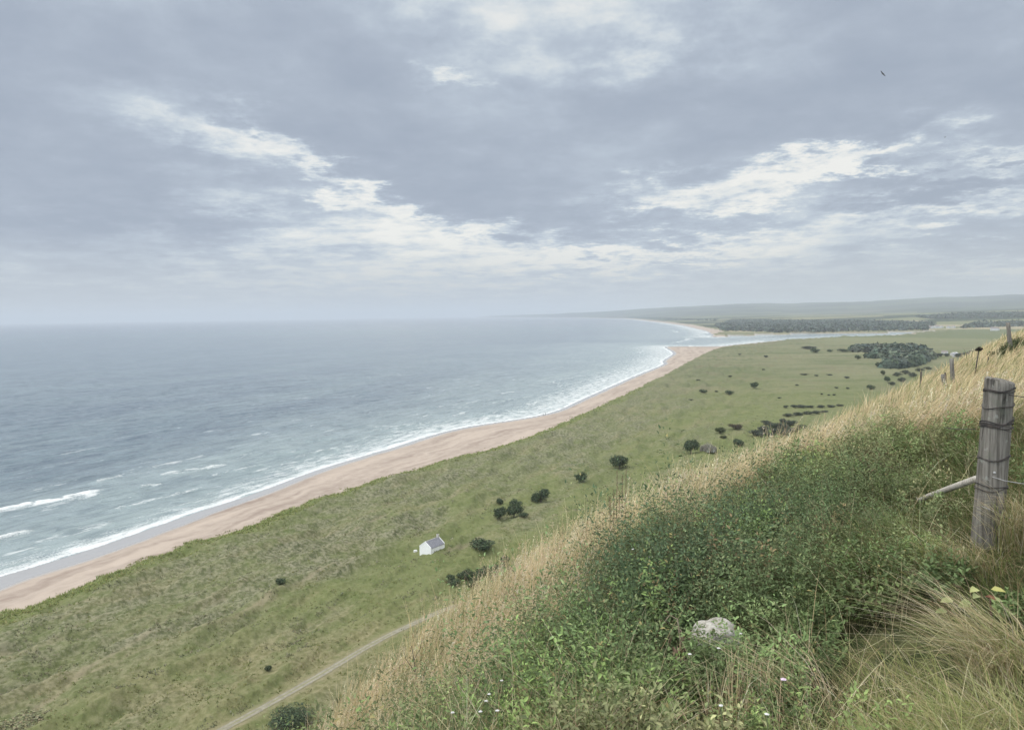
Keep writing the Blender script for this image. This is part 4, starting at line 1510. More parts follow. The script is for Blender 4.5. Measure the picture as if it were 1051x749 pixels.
# ------------------------------------------------------------------ the copse and the woods across the river
def wood(name, regions, n, hgt, rad, cols, label, per=26, conif=0.0):
    sp = Soup()
    P = []
    for poly, share in regions:
        W = np.array([on_plain(*q)[:2] for q in poly])
        lo, hi = W.min(0), W.max(0)
        got = np.zeros((0, 2))
        want = int(n * share)
        while len(got) < want:
            c = rng.uniform(lo, hi, (want * 4, 2))
            jx = 6 * fbm(c[:, 0] / 60, c[:, 1] / 60, 2, 341)
            got = np.vstack([got, c[sdist(c[:, 0] + jx, c[:, 1] + jx, W) > 0]])
        P.append(got[:want])
    P = np.vstack(P)
    m = len(P)
    z = land_fields(P[:, 0], P[:, 1], False)['h']
    hh = hgt * rng.uniform(.75, 1.2, m) * (1 + .15 * fbm(P[:, 0] / 80, P[:, 1] / 80, 2, 345))
    rr = rad * rng.uniform(.8, 1.25, m)
    tint = pal(m, cols, jit=.18)
    d = rng.normal(0, 1, (m, per, 3))
    d /= np.linalg.norm(d, axis=2, keepdims=True)
    d[..., 2] = np.abs(d[..., 2]) * 1.0
    u = d[..., 2]
    taper = 1 - conif * u
    C = np.zeros((m, per, 3))
    C[..., 0] = P[:, 0:1] + d[..., 0] * rr[:, None] * taper
    C[..., 1] = P[:, 1:2] + d[..., 1] * rr[:, None] * taper
    C[..., 2] = z[:, None] + hh[:, None] * (.12 + .84 * rng.uniform(.35, 1, (m, per)) * np.maximum(u, .12))
    N = d.reshape(-1, 3) + rng.normal(0, .4, (m * per, 3))
    t1 = np.cross(N, rng.normal(0, 1, N.shape)); t1 /= np.linalg.norm(t1, axis=1, keepdims=True)
    t2 = np.cross(N, t1); t2 /= np.linalg.norm(t2, axis=1, keepdims=True)
    s = (np.repeat(rr, per) * rng.uniform(.35, .75, m * per))[:, None]
    Cf = C.reshape(-1, 3)
    v = np.stack([Cf - t1 * s, Cf - t2 * s * .7, Cf + t1 * s, Cf + t2 * s * .7], 1)
    sp.add(v, [(0, 1, 2, 3)], np.repeat(tint, per, 0) * (1 + rng.normal(0, .12, (m * per, 1))))
    o = sp.build(name, M_BUSH)
    tag(o, label, 'wood', kind='stuff')


wood('copse', [([(875, 361.5), (876, 358), (946, 358), (958, 368), (934, 377), (910, 379.5), (912, 373), (918, 368.5), (893, 367.5), (901, 362)], 1.0)],
     620, 9, 5.5, [(.085, .108, .082), (.105, .126, .09), (.07, .092, .074)], 'dense dark copse of trees on the flat ground below the hill', 40)
wood('woodland', [([(742, 340.0), (800, 340.8), (860, 340.5), (950, 338.8), (960, 333), (905, 330.5), (830, 330), (752, 329), (735, 334)], .70),
                  ([(955, 327.5), (1051, 326), (1051, 321.5), (990, 322), (940, 325.5)], .22), ([(985, 337), (1051, 335), (1051, 331), (1000, 333)], .03),
                  ([(640, 326.3), (735, 330), (740, 328.3), (660, 325.2)], .05)],
     10500, 13, 6.5, [(.085, .108, .098), (.095, .118, .104), (.105, .125, .104)], 'long dark belt of forest on the far side of the river mouth', 9, .3)

# ------------------------------------------------------------------ the white cottage
M_LIME = simple_mat('limewash', (.82, .82, .81), (.88, .88, .87), 1.5, 0.9, bump_s=.25, bump_d=.03)
M_SLATE = None


def slate():
    m, k = new_mat('slate_roof')
    tc = k.node('ShaderNodeTexCoord').outputs['UV']
    pos = k.node('ShaderNodeTexCoord').outputs['Object']
    x, y, z = k.xyz(pos)
    row = k.m('FRACT', k.m('MULTIPLY', z, 6.0))
    n = k.noise(pos, 3.0, 4, .7)
    c = k.mix(k.ss(n, .35, .65), (.17, .172, .20), (.26, .26, .285))
    c = k.mix(k.m('MULTIPLY', k.ss(row, .16, .0), .5), c, (.05, .05, .06))
    bsdf(k, c, .7, bump(k, k.m('ADD', row, n), .4, .03), spec=.3)
    return m


M_SLATE = slate()
M_STONEW = simple_mat('pale_stone', (.42, .40, .36), (.58, .56, .52), 5)
M_DARKP = simple_mat('dark_paint', (.05, .05, .055), (.08, .08, .085), 5)


def prism(bm, pts, y0, y1):
    """extrude an outline in x-z from y0 to y1"""
    a = [bm.verts.new((p[0], y0, p[1])) for p in pts]
    b = [bm.verts.new((p[0], y1, p[1])) for p in pts]
    n = len(pts)
    bm.faces.new(a)
    bm.faces.new(b[::-1])
    for i in range(n):
        bm.faces.new((a[i], b[i], b[(i + 1) % n], a[(i + 1) % n]))


def box(bm, x0, x1, y0, y1, z0, z1):
    prism(bm, [(x0, z0), (x1, z0), (x1, z1), (x0, z1)], y0, y1)


def gabled(name, label, cat, loc, rz, w, L, eave, ridge, wall_m, roof_m, chimney=True, coping=True, group=None):
    """gable at y=0 faces the viewer, ridge runs along +y"""
    t = empty(name, loc, rz)
    tag(t, label, cat, group)
    bm = bmesh.new()
    hw = w / 2
    prism(bm, [(-hw, -.6), (hw, -.6), (hw, eave), (0, ridge), (-hw, eave)], 0, L)
    bmesh.ops.recalc_face_normals(bm, faces=bm.faces)
    obj_bm('wall', bm, wall_m, t)
    bm = bmesh.new()
    ov = .10
    sl = (ridge - eave) / hw
    th = .10
    for s in (-1, 1):
        p = [(0, ridge + .012), (s * (hw + ov), eave - ov * sl + .012), (s * (hw + ov), eave - ov * sl + th), (0, ridge + th + .03)]
        prism(bm, p, .16 if coping else -.1, L - (.16 if coping else -.1))
    bmesh.ops.recalc_face_normals(bm, faces=bm.faces)
    rf = obj_bm('roof', bm, roof_m, t)
    if coping:
        for y0, y1 in ((-.04, .155), (L - .155, L + .04)):
            bm = bmesh.new()
            for s in (-1, 1):
                prism(bm, [(0, ridge + .014), (s * (hw + .02), eave + .0), (s * (hw + .02), eave + .16), (0, ridge + .20)], y0, y1)
            bmesh.ops.recalc_face_normals(bm, faces=bm.faces)
            obj_bm('gable_coping', bm, wall_m, t)
        bm = bmesh.new()
        prism(bm, [(-.09, ridge + .10), (.09, ridge + .10), (.05, ridge + .19), (-.05, ridge + .19)], .16, L - .16)
        bmesh.ops.recalc_face_normals(bm, faces=bm.faces)
        obj_bm('ridge', bm, M_STONEW, rf)
    if chimney:
        bm = bmesh.new()
        box(bm, -.28, .28, L - .62, L - .16, ridge - .35, ridge + .72)
        box(bm, -.33, .33, L - .67, L - .11, ridge + .723, ridge + .80)
        bmesh.ops.recalc_face_normals(bm, faces=bm.faces)
        ch = obj_bm('chimney', bm, M_STONEW, rf)
        bm = bmesh.new()
        tube(bm, [(0, L - .38, ridge + .80), (0, L - .38, ridge + 1.1)], [.11, .09], 10)
        obj_bm('chimney_pot', bm, M_DARKP, ch)
    return t


cx, cyy, cz = on_plain(436.5, 569)
hs = gabled('cottage', 'small white limewashed cottage with a grey slate roof on the grass plain', 'cottage', (cx, cyy, cz - .02), R_(-36), 3.95, 5.3, 1.80, 3.2, M_LIME, M_SLATE)
bm = bmesh.new()                        # a low whitewashed outbuilding stub, dark lean-to shed behind it
box(bm, -.5, .45, -.22, .25, -.2, .42)
bmesh.ops.bevel(bm, geom=list(bm.edges), offset=.09, segments=2, affect='EDGES')
o = obj_bm('wall_stub', bm, M_LIME)
o.location = on_plain(426.5, 566.5)
o.rotation_euler = (0, .05, .4)
tag(o, 'stub of low white wall just left of the cottage', 'wall')
# far buildings
M_WHITEB = simple_mat('white_render', (.46, .46, .455), (.56, .56, .55), .4)
M_REDROOF = simple_mat('far_roof', (.20, .17, .16), (.27, .24, .23), .5)
x, y, z = on_plain(977, 364.6)
gabled('farm_building', 'longest white building of the farm among dark trees beyond the brow', 'farm building', (x, y, z), R_(-68), 5, 9, 2.4, 3.8, M_WHITEB, M_WHITEB, False, False)
x, y, z = on_plain(981, 366.5)
gabled('farm_building', 'white gabled shed in front of the long white farm building', 'farm building', (x, y, z), R_(-20), 6, 8, 3, 5, M_WHITEB, M_SLATE, False, False)
x, y, z = on_plain(972.5, 364.0)
gabled('farm_building', 'small white building at the left end of the farm', 'farm building', (x, y, z), R_(40), 5, 7, 3, 5, M_WHITEB, M_REDROOF, False, False)
VG = 'far white houses across the river'
for i, (px, py, w) in enumerate([(957, 337.2, 12), (960.5, 336.6, 10), (963.5, 336.8, 13), (967, 336.5, 10), (972.5, 336.8, 11), (977, 336.6, 9), (1016.5, 339.3, 14), (1020, 339.3, 12)]):
    x, y, z = on_plain(px, py)
    gabled('village_house', 'far white house by the edge of the forest across the river' if px < 1000 else 'far white house right of the hamlet at the end of the forest', 'house', (x, y, z), R_(20 + 37 * i), w * .8, w * 1.1, w * .42, w * .7, M_WHITEB, M_REDROOF, False, False,
           VG if px < 1000 else 'pair of far white houses on the right')

# ------------------------------------------------------------------ fence posts


def wood_mat(name, c1, c2, c3):
    m, k = new_mat(name)
    tc = k.node('ShaderNodeTexCoord').outputs['Object']
    g = k.noise(k.v('MULTIPLY', tc, (1, 1, .045)), 60.0, 5, .7)
    g2 = k.noise(k.v('MULTIPLY', tc, (1, 1, .10)), 18.0, 4, .6)
    n = k.noise(tc, 6.0, 5, .7)
    l = k.noise(tc, 22.0, 4, .7)
    c = k.mix(k.ss(g, .36, .64), c1, c2)
    c = k.mix(k.ss(g2, .60, .68, 0, .85), c, (.028, .026, .024))
    c = k.mix(k.ss(n, .52, .66, 0, .55), c, c3)
    c = k.mix(k.m('MULTIPLY', k.ss(l, .60, .70), .45), c, (.36, .38, .34))
    hgt = k.m('ADD', g, k.m('MULTIPLY', k.ss(g2, .68, .60), .8))
    bsdf(k, c, .9, bump(k, hgt, .7, .012), spec=.2)
    return m


M_POST = wood_mat('weathered_wood', (.112, .102, .088), (.245, .228, .20), (.145, .15, .118))
M_POLE = wood_mat('bleached_wood', (.34, .31, .26), (.55, .52, .46), (.42, .40, .34))
M_DEAD = wood_mat('dark_wood', (.045, .038, .032), (.11, .095, .08), (.08, .075, .06))
M_WIRE = simple_mat('rusted_wire', (.030, .028, .028), (.075, .060, .052), 40, .6, spec=.4)

x0, y0 = POST
z0 = hz(x0, y0)
rp = math.hypot(x0, y0)
ztop = height_at(1021, 389, rp)
Hp = ztop - z0
post = empty('fence_post', (x0, y0, z0))
tag(post, 'thick weathered grey fence post wound with rusty wire, nearest to the viewer', 'fence post')
lean_x = 8.5 / FPX * rp / Hp - ROLL
ld = Vector((math.cos(math.atan2(x0, y0)), -math.sin(math.atan2(x0, y0)), 0))     # to the right as seen
bm = bmesh.new()
RB, RT = .086, .079
seg, rows = 40, 26
prev = None
offs = [1 + .018 * math.sin(3 * a) + .012 * math.sin(7 * a + 1) + random.uniform(-.010, .010) for a in (6.2832 * j / seg for j in range(seg))]
for i in range(rows):
    t = i / (rows - 1)
    h = -.25 + (Hp + .25) * t
    rad = RB + (RT - RB) * t
    ring = []
    for j in range(seg):
        a = 6.2832 * j / seg
        q = rad * (offs[j] + .006 * math.sin(5 * a + 9 * t) + random.uniform(-.004, .004))
        p = Vector((math.cos(a) * q, math.sin(a) * q, h)) + ld * lean_x * h
        if i == rows - 1:
            p.z -= .018 * (p.dot(ld) / rad) + random.uniform(0, .004)
        ring.append(bm.verts.new(p))
    if prev:
        for j in range(seg):
            bm.faces.new((prev[j], prev[(j + 1) % seg], ring[(j + 1) % seg], ring[j]))
    prev = ring
c = bm.verts.new(sum((v.co for v in prev), Vector()) / seg + Vector((0, 0, .012)))
inner = [bm.verts.new(v.co.lerp(c.co, .12) + Vector((0, 0, .010))) for v in prev]
for j in range(seg):
    bm.faces.new((prev[j], prev[(j + 1) % seg], inner[(j + 1) % seg], inner[j]))
    bm.faces.new((inner[j], inner[(j + 1) % seg], c))
obj_bm('post_shaft', bm, M_POST, post, True)


def wrap(h, tilt, turns=1.0, start=0.0, drift=0.0, loose=1.05, rad=.0030):
    bm = bmesh.new()
    n = int(48 * turns)
    pts = []
    for i in range(n + 1):
        a = start + 6.2832 * turns * i / n
        t = i / n
        hh = h + tilt * math.cos(a - .3) + drift * t + .006 * math.sin(a * 3 + h * 30)
        q = (RB + (RT - RB) * hh / Hp) * (loose + .03 * math.sin(a * 2 + h * 20))
        pts.append(Vector((math.cos(a) * q, math.sin(a) * q, hh)) + ld * lean_x * hh)
    tube(bm, pts, rad, 6)
    return obj_bm('wire_wrap', bm, M_WIRE, post, True)


pxm = Hp / 161.0
for (py, tilt, turns, start, drift) in [(397.5, .010, 2.0, .3, -.012), (401.5, -.008, 1.0, 2.0, .01), (414, .016, 1.1, 1.0, .0), (432, .012, 2.1, .0, .02), (435, -.006, 1.0, 2.5, 0),
                                        (431, -.010, 1.0, 1.2, .0), (428, .04, .8, 3.2, -.02), (460, .022, 1.1, .4, -.03), (464, .012, 1.0, 2.2, .0), (494, .012, 1.2, 1.3, .01), (492, -.012, 1.0, .7, 0)]:
    wrap((550.5 - py) * pxm, tilt, turns, start, drift)


def wire_piece(pts, rad=.0026, mat=None):
    bm = bmesh.new()
    P = [Vector((x0, y0, z0)) * 0 + ld * p[0] + Vector((-ld.y, ld.x, 0)) * p[1] + Vector((0, 0, p[2])) for p in pts]
    tube(bm, P, rad, 6)
    obj_bm('wire_end', bm, mat or M_WIRE, post, True)


def hpy(py):
    return (550.5 - py) * pxm


M_GALV = simple_mat('pale_wire', (.30, .30, .30), (.42, .42, .41), 30, .5)
wire_piece([(.085, -.06, hpy(403)), (.20, -.09, hpy(405)), (.33, -.04, hpy(405.5)), (.45, 0, hpy(404))])
wire_piece([(-.07, -.075, hpy(437)), (-.17, -.10, hpy(437.5)), (-.24, -.07, hpy(437.3))])
wire_piece([(.02, -.09, hpy(481)), (.085, -.08, hpy(484)), (.24, -.08, hpy(486)), (.45, .02, hpy(485))], .0022, M_GALV)
wire_piece([(-.03, -.095, hpy(510)), (.045, -.095, hpy(514)), (.095, -.065, hpy(519)), (.19, -.06, hpy(520))], .0022, M_GALV)
wire_piece([(.07, -.07, hpy(432)), (.12, -.08, hpy(434)), (.11, -.10, hpy(437)), (.075, -.085, hpy(436))])
bm = bmesh.new()
bmesh.ops.create_uvsphere(bm, u_segments=8, v_segments=6, radius=.008)
st = obj_bm('staple', bm, M_GALV, post)
st.location = ld * .03 + Vector((ld.y, -ld.x, 0)) * .084 + Vector((0, 0, hpy(477)))
for v in st.data.vertices:
    pass

# the fallen pole
ax_, ay_ = on_hill(939, 518, .10)
za = height_at(939, 515.5, math.hypot(ax_, ay_))
dxy = at_range(1004, rp + .42)
zb = height_at(1003, 491.5, math.hypot(*dxy))
bm = bmesh.new()
A, B = Vector((0, 0, 0)), Vector((dxy[0] - ax_, dxy[1] - ay_, zb - za))
tube(bm, [A, A.lerp(B, .06) + Vector((0, 0, .004)), A.lerp(B, .3) + Vector((0, 0, .008)), A.lerp(B, .65) + Vector((0, 0, .003)), B], [.006, .017, .021, .022, .022], 12, True, .06)
pole = obj_bm('fallen_pole', bm, M_POLE, None, True)
pole.location = (ax_, ay_, za)
tag(pole, 'bleached broken pole lying in the grass with its end behind the thick post', 'pole')
bm = bmesh.new()
tube(bm, [A.lerp(B, .12), A.lerp(B, .05) + Vector((0, 0, .03)), A.lerp(B, .03) + Vector((0, 0, .034))], [.016, .012, .004], 8)
obj_bm('splinter', bm, M_POLE, pole, True)


def stake(name, pxb, r, pxt, pyt, wpx, label, mat, cat='fence post', sq=False, bend=0.0, taper=.9):
    x, y = at_range(pxb, r)
    z = hz(x, y)
    zt = height_at(pxt, pyt, r)
    h = zt - z
    tx, ty = at_range(pxt, r)
    rad = wpx / 2 * r / FPX * (y / math.hypot(x, y)) ** 2 * 1.1
    bm = bmesh.new()
    n = 8
    pts, rd = [], []
    side = Vector((tx - x, ty - y, 0))
    for i in range(n):
        t = i / (n - 1)
        pts.append(side * t + Vector((0, 0, -.2 + (h + .2) * t)) + side.cross(Vector((0, 0, 1))) * bend * math.sin(3.14 * t) + side * bend * math.sin(3.14 * t))
        rd.append(rad * (1.05 - (1.05 - taper) * t))
    tube(bm, pts, rd, 5 if sq else 12, True, .05)
    o = obj_bm(name, bm, mat, None, not sq)
    o.location = (x, y, z)
    tag(o, label, cat)
    return o


p5 = stake('fence_post', 1037.5, 33, 1032.5, 331, 4.6, 'weathered post leaning left on the skyline at the top of the slope', M_POST)
p2 = stake('fence_post', 979, 23.4, 975.8, 368, 4.6, 'slim grey post standing in straw-coloured grass, left of the thick post', M_POST)
p3 = stake('fence_post', 973.5, 21.2, 967.3, 384, 4.6, 'short leaning pale post stump just left of the slim grey post', M_POST)
p3b = stake('stick', 974.5, 21.6, 969.5, 382, 1.8, 'dark split stick leaning against the short pale post stump', M_DEAD, 'stick')
p4 = stake('stick', 937, 25.5, 945, 381.5, 1.5, 'thin dark crooked stick poking from the grass, leftmost beside the posts', M_DEAD, 'stick', bend=.3, taper=1.2)
p7 = stake('stick', 1011, 28, 1013.5, 366, 2.2, 'small dark stick between the round-headed stalk and the skyline post', M_DEAD, 'stick', bend=.2)

# dark scrub on the bank under the skyline post
for (px, r, w, h, lab) in [(1029, 33, 34, 24, 'dark scrub bush on the bank left of the skyline post'), (1050, 35, 36, 20, 'dark scrub bush behind the skyline post in the top right of the slope')]:
    hx, hy = at_range(px, r)
    plant('scrub_olive', 'scrub_bush', 0, 0, w * math.hypot(r, 2) / r, h, lab, 'bush', xyz=(hx, hy, hz(hx, hy)))

# round-headed withered stalk
x, y = at_range(998.5, 24)
z = hz(x, y)
stalk = empty('withered_thistle', (x, y, z))
tag(stalk, 'withered dark stalk with a round bushy head in front of the skyline', 'dead plant')
tx, ty = at_range(1003.4, 24)
zt = height_at(1003.4, 359.5, 24)
bm = bmesh.new()
tube(bm, [(0, 0, -.1), ((tx - x) * .6, (ty - y) * .5, (zt - z) * .55), (tx - x, ty - y, zt - z)], [.022, .018, .014], 7)
obj_bm('stem', bm, M_DEAD, stalk, True)
sp = foliage([(0, 0, .05, .08, .075), (.04, 0, .06, .06, .06), (-.04, .02, .02, .06, .05)], 400, .022, [(.035, .03, .026), (.06, .05, .04)], .2)
sp.v = [q + np.array([tx - x, ty - y, zt - z - .03]) for q in sp.v]
sp.build('seed_head', M_TWIG, stalk)

# ------------------------------------------------------------------ the stone
M_ROCK = None


def rock_mat():
    m, k = new_mat('lichened_stone')
    tc = k.node('ShaderNodeTexCoord').outputs['Object']
    n = k.noise(tc, 14, 5, .7)
    n2 = k.noise(tc, 38, 4, .7)
    n3 = k.noise(tc, 7, 4, .6)
    c = k.mix(k.ss(n, .38, .62), (.27, .255, .215), (.50, .48, .43))
    c = k.mix(k.ss(n2, .56, .66, 0, .75), c, (.16, .15, .12))
    c = k.mix(k.ss(n3, .58, .68, 0, .6), c, (.20, .205, .13))
    bsdf(k, c, .92, bump(k, k.m('ADD', n, k.m('MULTIPLY', n2, .5)), .6, .02), spec=.2)
    return m


bm = bmesh.new()
bmesh.ops.create_icosphere(bm, subdivisions=5, radius=1)
for v in bm.verts:
    c = v.co.copy()
    p = np.array([c.x, c.y, c.z])
    q = 1 + .10 * float(perlin(p[0] * 1.3 + 4, p[1] * 1.3 + p[2] * 1.1, 401)) + .05 * float(perlin(p[0] * 3.5, p[1] * 3.5 + p[2] * 3, 405)) + .02 * float(perlin(p[0] * 9, p[1] * 9 + p[2] * 8, 409))
    f = lambda t: math.copysign(abs(t) ** .72, t)
    v.co = Vector((f(c.x) * .122 * q, f(c.y) * .11 * q, f(c.z) * .135 * q))
    v.co.z -= .012 * math.exp(-((v.co.x + .02) / .03) ** 2) * (v.co.z > 0)
stone = obj_bm('stone', bm, rock_mat(), None, True)
rs = math.hypot(*STONE)
sx, sy = at_range(735, rs)
ztp = height_at(735, 635, rs)
stone.location = (sx, sy, ztp - .140)
stone.rotation_euler = (.1, .08, .5)
tag(stone, 'pale lichen-blotched boundary stone standing up among the green herbs', 'stone')

# ------------------------------------------------------------------ single plants of the foreground
TG = 'arching tussocks in the lower right corner'
tussock('grass_tussock', 2.06, 3.00, 650, .16, .44, R_(165), .60, 'straw-topped arching tussock at the right edge, below the pale-leaved plant', lean=.9, turn=.9)
tussock('grass_tussock', 1.74, 2.55, 1000, .24, .36, R_(150), .22, 'big yellow-green arching tussock in the lower right corner', lean=.75, turn=1.1)
tussock('grass_tussock', 1.40, 2.45, 1100, .22, .34, R_(120), .18, 'green tussock left of the corner tussock on the bottom edge', lean=.6, turn=1.3)
tussock('grass_tussock', 1.10, 2.40, 900, .20, .30, R_(100), .20, 'low green tussock at the bottom edge, leftmost of the tussocks', lean=.5, turn=1.4)
tussock('grass_tussock', 1.62, 3.05, 300, .20, .30, R_(150), .35, 'loose pale tussock behind the two green tussocks of the bottom edge', lean=.7, turn=1.2)
tussock('grass_tussock', 2.55, 4.15, 420, .22, .40, R_(210), .5, 'brownish withered tussock at the right edge near the foot of the thick post', lean=.8)
tussock('grass_tussock', 3.15, 4.35, 700, .25, .56, R_(230), .6, 'tall withered tussock hanging over the right edge beside the thick post', lean=.7)
tussock('straw_clump', .97, 3.10, 150, .16, .54, R_(80), 1.0, 'upright bleached straw stalks right of the stone', lean=.16, turn=1.6)
tussock('straw_clump', 1.25, 3.0, 90, .16, .48, R_(150), 1.0, 'bleached straw stalks leaning left behind the green tussocks', lean=.7, turn=.4)
tussock('straw_clump', .62, 2.92, 90, .14, .22, R_(200), 1.0, 'short tangle of dry straw below the stone', lean=.9, turn=2.5)
tussock('straw_clump', .28, 2.85, 190, .26, .48, R_(30), 1.0, 'dry straw stalks leaning right at the bottom edge left of the stone', lean=.7, turn=.5)
for o in bpy.data.objects:
    if o.name.startswith('straw_clump'):
        o['category'] = 'straw clump'

DOCK = 'dark seed stalks on the brow'
M_DOCK = simple_mat('dock_rust', (.085, .052, .038), (.15, .10, .07), 30, .9)
for (pxb, pxt, pyt, th, label) in [
        (632, 633, 483, 1.0, 'thin dark seed stalk, leftmost of the three tall ones below the umbrella-shaped tree'),
        (637, 638.5, 488, 1.3, 'dark seed stalk in the middle of the three tall ones on the brow'),
        (641, 642.5, 482, 1.2, 'tallest dark seed stalk, rightmost of the three on the brow'),
        (629, 629.3, 502, 1.0, 'short thin seed stalk between the thick rusty one and the tall ones'),
        (633.5, 635.5, 504, 1.5, 'short rusty seed stalk standing before the three tall ones'),
        (626.5, 625, 509, 2.6, 'thick rusty brown seed stalk at the left of the group on the brow')]:
    r = 4.3 / math.sin(R_(36.7) - math.atan((pxb - 525.5) / FPX))
    x, y = at_range(pxb, r)
    z = hz(x, y)
    zt = height_at(pxt, pyt, r)
    tx, ty = at_range(pxt, r)
    h = zt - z
    t = empty('seed_stalk', (x, y, z))
    tag(t, label, 'seed stalk')
    bm = bmesh.new()
    tube(bm, [(0, 0, -.05), ((tx - x) * .4, (ty - y) * .5, h * .5), (tx - x, ty - y, h)], [.0045, .004, .002], 6)
    obj_bm('stem', bm, M_DOCK, t, True)
    n = int(60 * th ** 1.5)
    tt = np.linspace(.45, 1, n)
    spd = Soup()
    a = rng.uniform(0, 6.28, n)
    q = .003 * th + .004 * rng.random(n)
    B = np.stack([(tx - x) * tt + np.cos(a) * q, (ty - y) * tt + np.sin(a) * q, h * tt], -1)
    D = np.stack([np.cos(a), np.sin(a), rng.normal(.8, .5, n)], -1)
    leaves(spd, B, D, np.full(n, max(.011, h * .7 / n)), np.full(n, .006), rng.normal(0, 1, (n, 3)), pal(n, [(.13, .08, .055), (.17, .11, .075), (.09, .06, .045)]))
    spd.build('seed_head', M_TWIG, t)

# a bare leaning stem at the lower brow
x, y = on_hill(431, 712, .15)
r = math.hypot(x, y)
z = hz(x, y)
tx, ty = at_range(416, r)
zt = height_at(416, 663, r)
bm = bmesh.new()
V0, V1 = Vector((0, 0, -.05)), Vector((tx - x, ty - y, zt - z))
tube(bm, [V0, V0.lerp(V1, .5) + Vector((.01, 0, .01)), V1], [.008, .006, .003], 6)
for q, dx in ((.45, .10), (.62, -.09), (.78, .07)):
    s0 = V0.lerp(V1, q)
    tube(bm, [s0, s0 + Vector((dx, .02, .12)), s0 + Vector((dx * 1.2, .02, .2))], [.004, .003, .0015], 5)
o = obj_bm('dead_twig', bm, M_DEAD, None, True)
o.location = (x, y, z)
tag(o, 'dark bare stem leaning left in the straw at the lower end of the brow', 'dead plant')

# withered drooping plant beside the stone
x, y = on_hill(701, 668, .22)
z = hz(x, y)
r = math.hypot(x, y)
t = empty('withered_plant', (x, y, z))
tag(t, 'withered brown plant with hooked drooping tips just left of the stone', 'dead plant')
bm = bmesh.new()
zt = height_at(690, 630, r) - z
tube(bm, [(0, 0, -.03), (-.01, 0, zt * .6), (-.03, 0, zt * .95), (-.07, 0, zt), (-.10, 0, zt * .9), (-.11, 0, zt * .78)], [.006, .005, .004, .004, .0035, .002], 6)
tube(bm, [(.02, 0, -.03), (.01, .01, zt * .5), (-.01, .01, zt * .8), (-.035, .01, zt * .82)], [.006, .005, .004, .002], 6)
obj_bm('stem', bm, simple_mat('dry_stem', (.20, .16, .11), (.34, .28, .20), 20), t, True)
n = 60
spd = Soup()
B = np.stack([rng.normal(.01, .03, n), rng.normal(0, .02, n), rng.uniform(.06, zt * .75, n)], -1)
D = np.stack([rng.normal(0, .5, n), rng.normal(-.2, .4, n), rng.normal(-.9, .3, n)], -1)
leaves(spd, B, D, rng.uniform(.04, .09, n), rng.uniform(.012, .022, n), rng.normal(0, 1, (n, 3)), pal(n, [(.16, .11, .075), (.24, .18, .12), (.10, .07, .05)]))
spd.build('withered_leaves', M_TWIG, t)

# pale broad-leaved plant
x, y = on_hill(1016, 614, .24)
z = hz(x, y)
r = math.hypot(x, y)
t = empty('broad_leaved_plant', (x, y, z))
tag(t, 'plant with a few broad pale yellow-green leaves and a reddish middle', 'plant')
bm = bmesh.new()
zc = height_at(1016, 610, r) - z
tube(bm, [(0, 0, -.03), (.01, 0, zc * .5), (0, 0, zc)], [.006, .005, .004], 6)
obj_bm('stem', bm, M_DOCK, t, True)
for (lx, ly, L, c) in [(1009, 603.5, .052, (.50, .52, .22)), (1023, 604, .050, (.48, .46, .16)), (1010, 610, .046, (.46, .50, .24)), (1022, 614, .045, (.36, .42, .18)), (1002, 617, .05, (.34, .40, .17)),
                       (1017, 611, .045, (.20, .08, .05)), (984, 615, .055, (.46, .48, .22)), (978, 626, .05, (.33, .40, .17)), (1000, 620, .05, (.30, .37, .15))]:
    qx, qy = at_range(lx, r - .02)
    zz = height_at(lx, ly, r) - z
    spd = Soup()
    dirn = np.array([[(lx - 1016) / 12 + .05, -.35, .05]])
    leaves(spd, np.array([[qx - x, qy - y, zz]]), dirn, np.array([L * 1.15]), np.array([L * .72]), np.array([[0, -.45, 1.0]]), np.array([c]))
    spd.build('leaf', M_LEAF, t)

# small flower heads
M_PETAL = simple_mat('white_petals', (.60, .59, .56), (.72, .71, .69), 60)
M_PINK = simple_mat('pink_petals', (.60, .46, .56), (.72, .58, .68), 60)


def flower(px, py, label, group, pink=False, size=.0075, up=.42):
    x, y = on_hill(px, py, up)
    z = hz(x, y)
    r = math.hypot(x, y)
    zt = height_at(px, py, r) - z
    t = empty('wild_flower', (x, y, z))
    tag(t, label, 'flower', group)
    bm = bmesh.new()
    tube(bm, [(0, 0, -.02), (.012, 0, zt * .5), (0, 0, zt)], .0022, 5)
    obj_bm('stem', bm, simple_mat('flower_stem', (.13, .17, .07), (.18, .21, .10), 10), t)
    bm = bmesh.new()
    for i in range(14):
        a, q = 2.4 * i, size * math.sqrt(i / 14)
        m = Matrix.Translation((q * math.cos(a), q * math.sin(a), zt + .006 - q * q * 8)) @ Matrix.Diagonal((1, 1, .6, 1))
        bmesh.ops.create_icosphere(bm, subdivisions=1, radius=size * .34 * random.uniform(.8, 1.2), matrix=m)
    obj_bm('flower_head', bm, M_PINK if pink else M_PETAL, t, True)


FG = 'white flower heads at the lower left of the slope'
for px, py in [(502, 713), (499, 720), (515, 699), (510.5, 730), (493, 731), (464.5, 732), (410, 717)]:
    flower(px, py, 'small white flower head among the bright green herbs of the lower brow', FG)
FS = 'pale flower heads near the stone'
for px, py in [(737.6, 666), (708, 672), (760, 651), (787, 734), (740, 725)]:
    flower(px, py, 'small pale flower head in the herbs around the stone', FS, up=.36)
flower(804, 698, 'pale pink flower head at the foot of the upright straw stalks', None, True, .011, .3)
flower(668, 572, 'pinkish flower head high up in the dark green herbs', None, True, .016)
flower(650, 564, 'white flower head at the upper edge of the dark green herbs', None, False, .013)

# ------------------------------------------------------------------ walkers on the beach


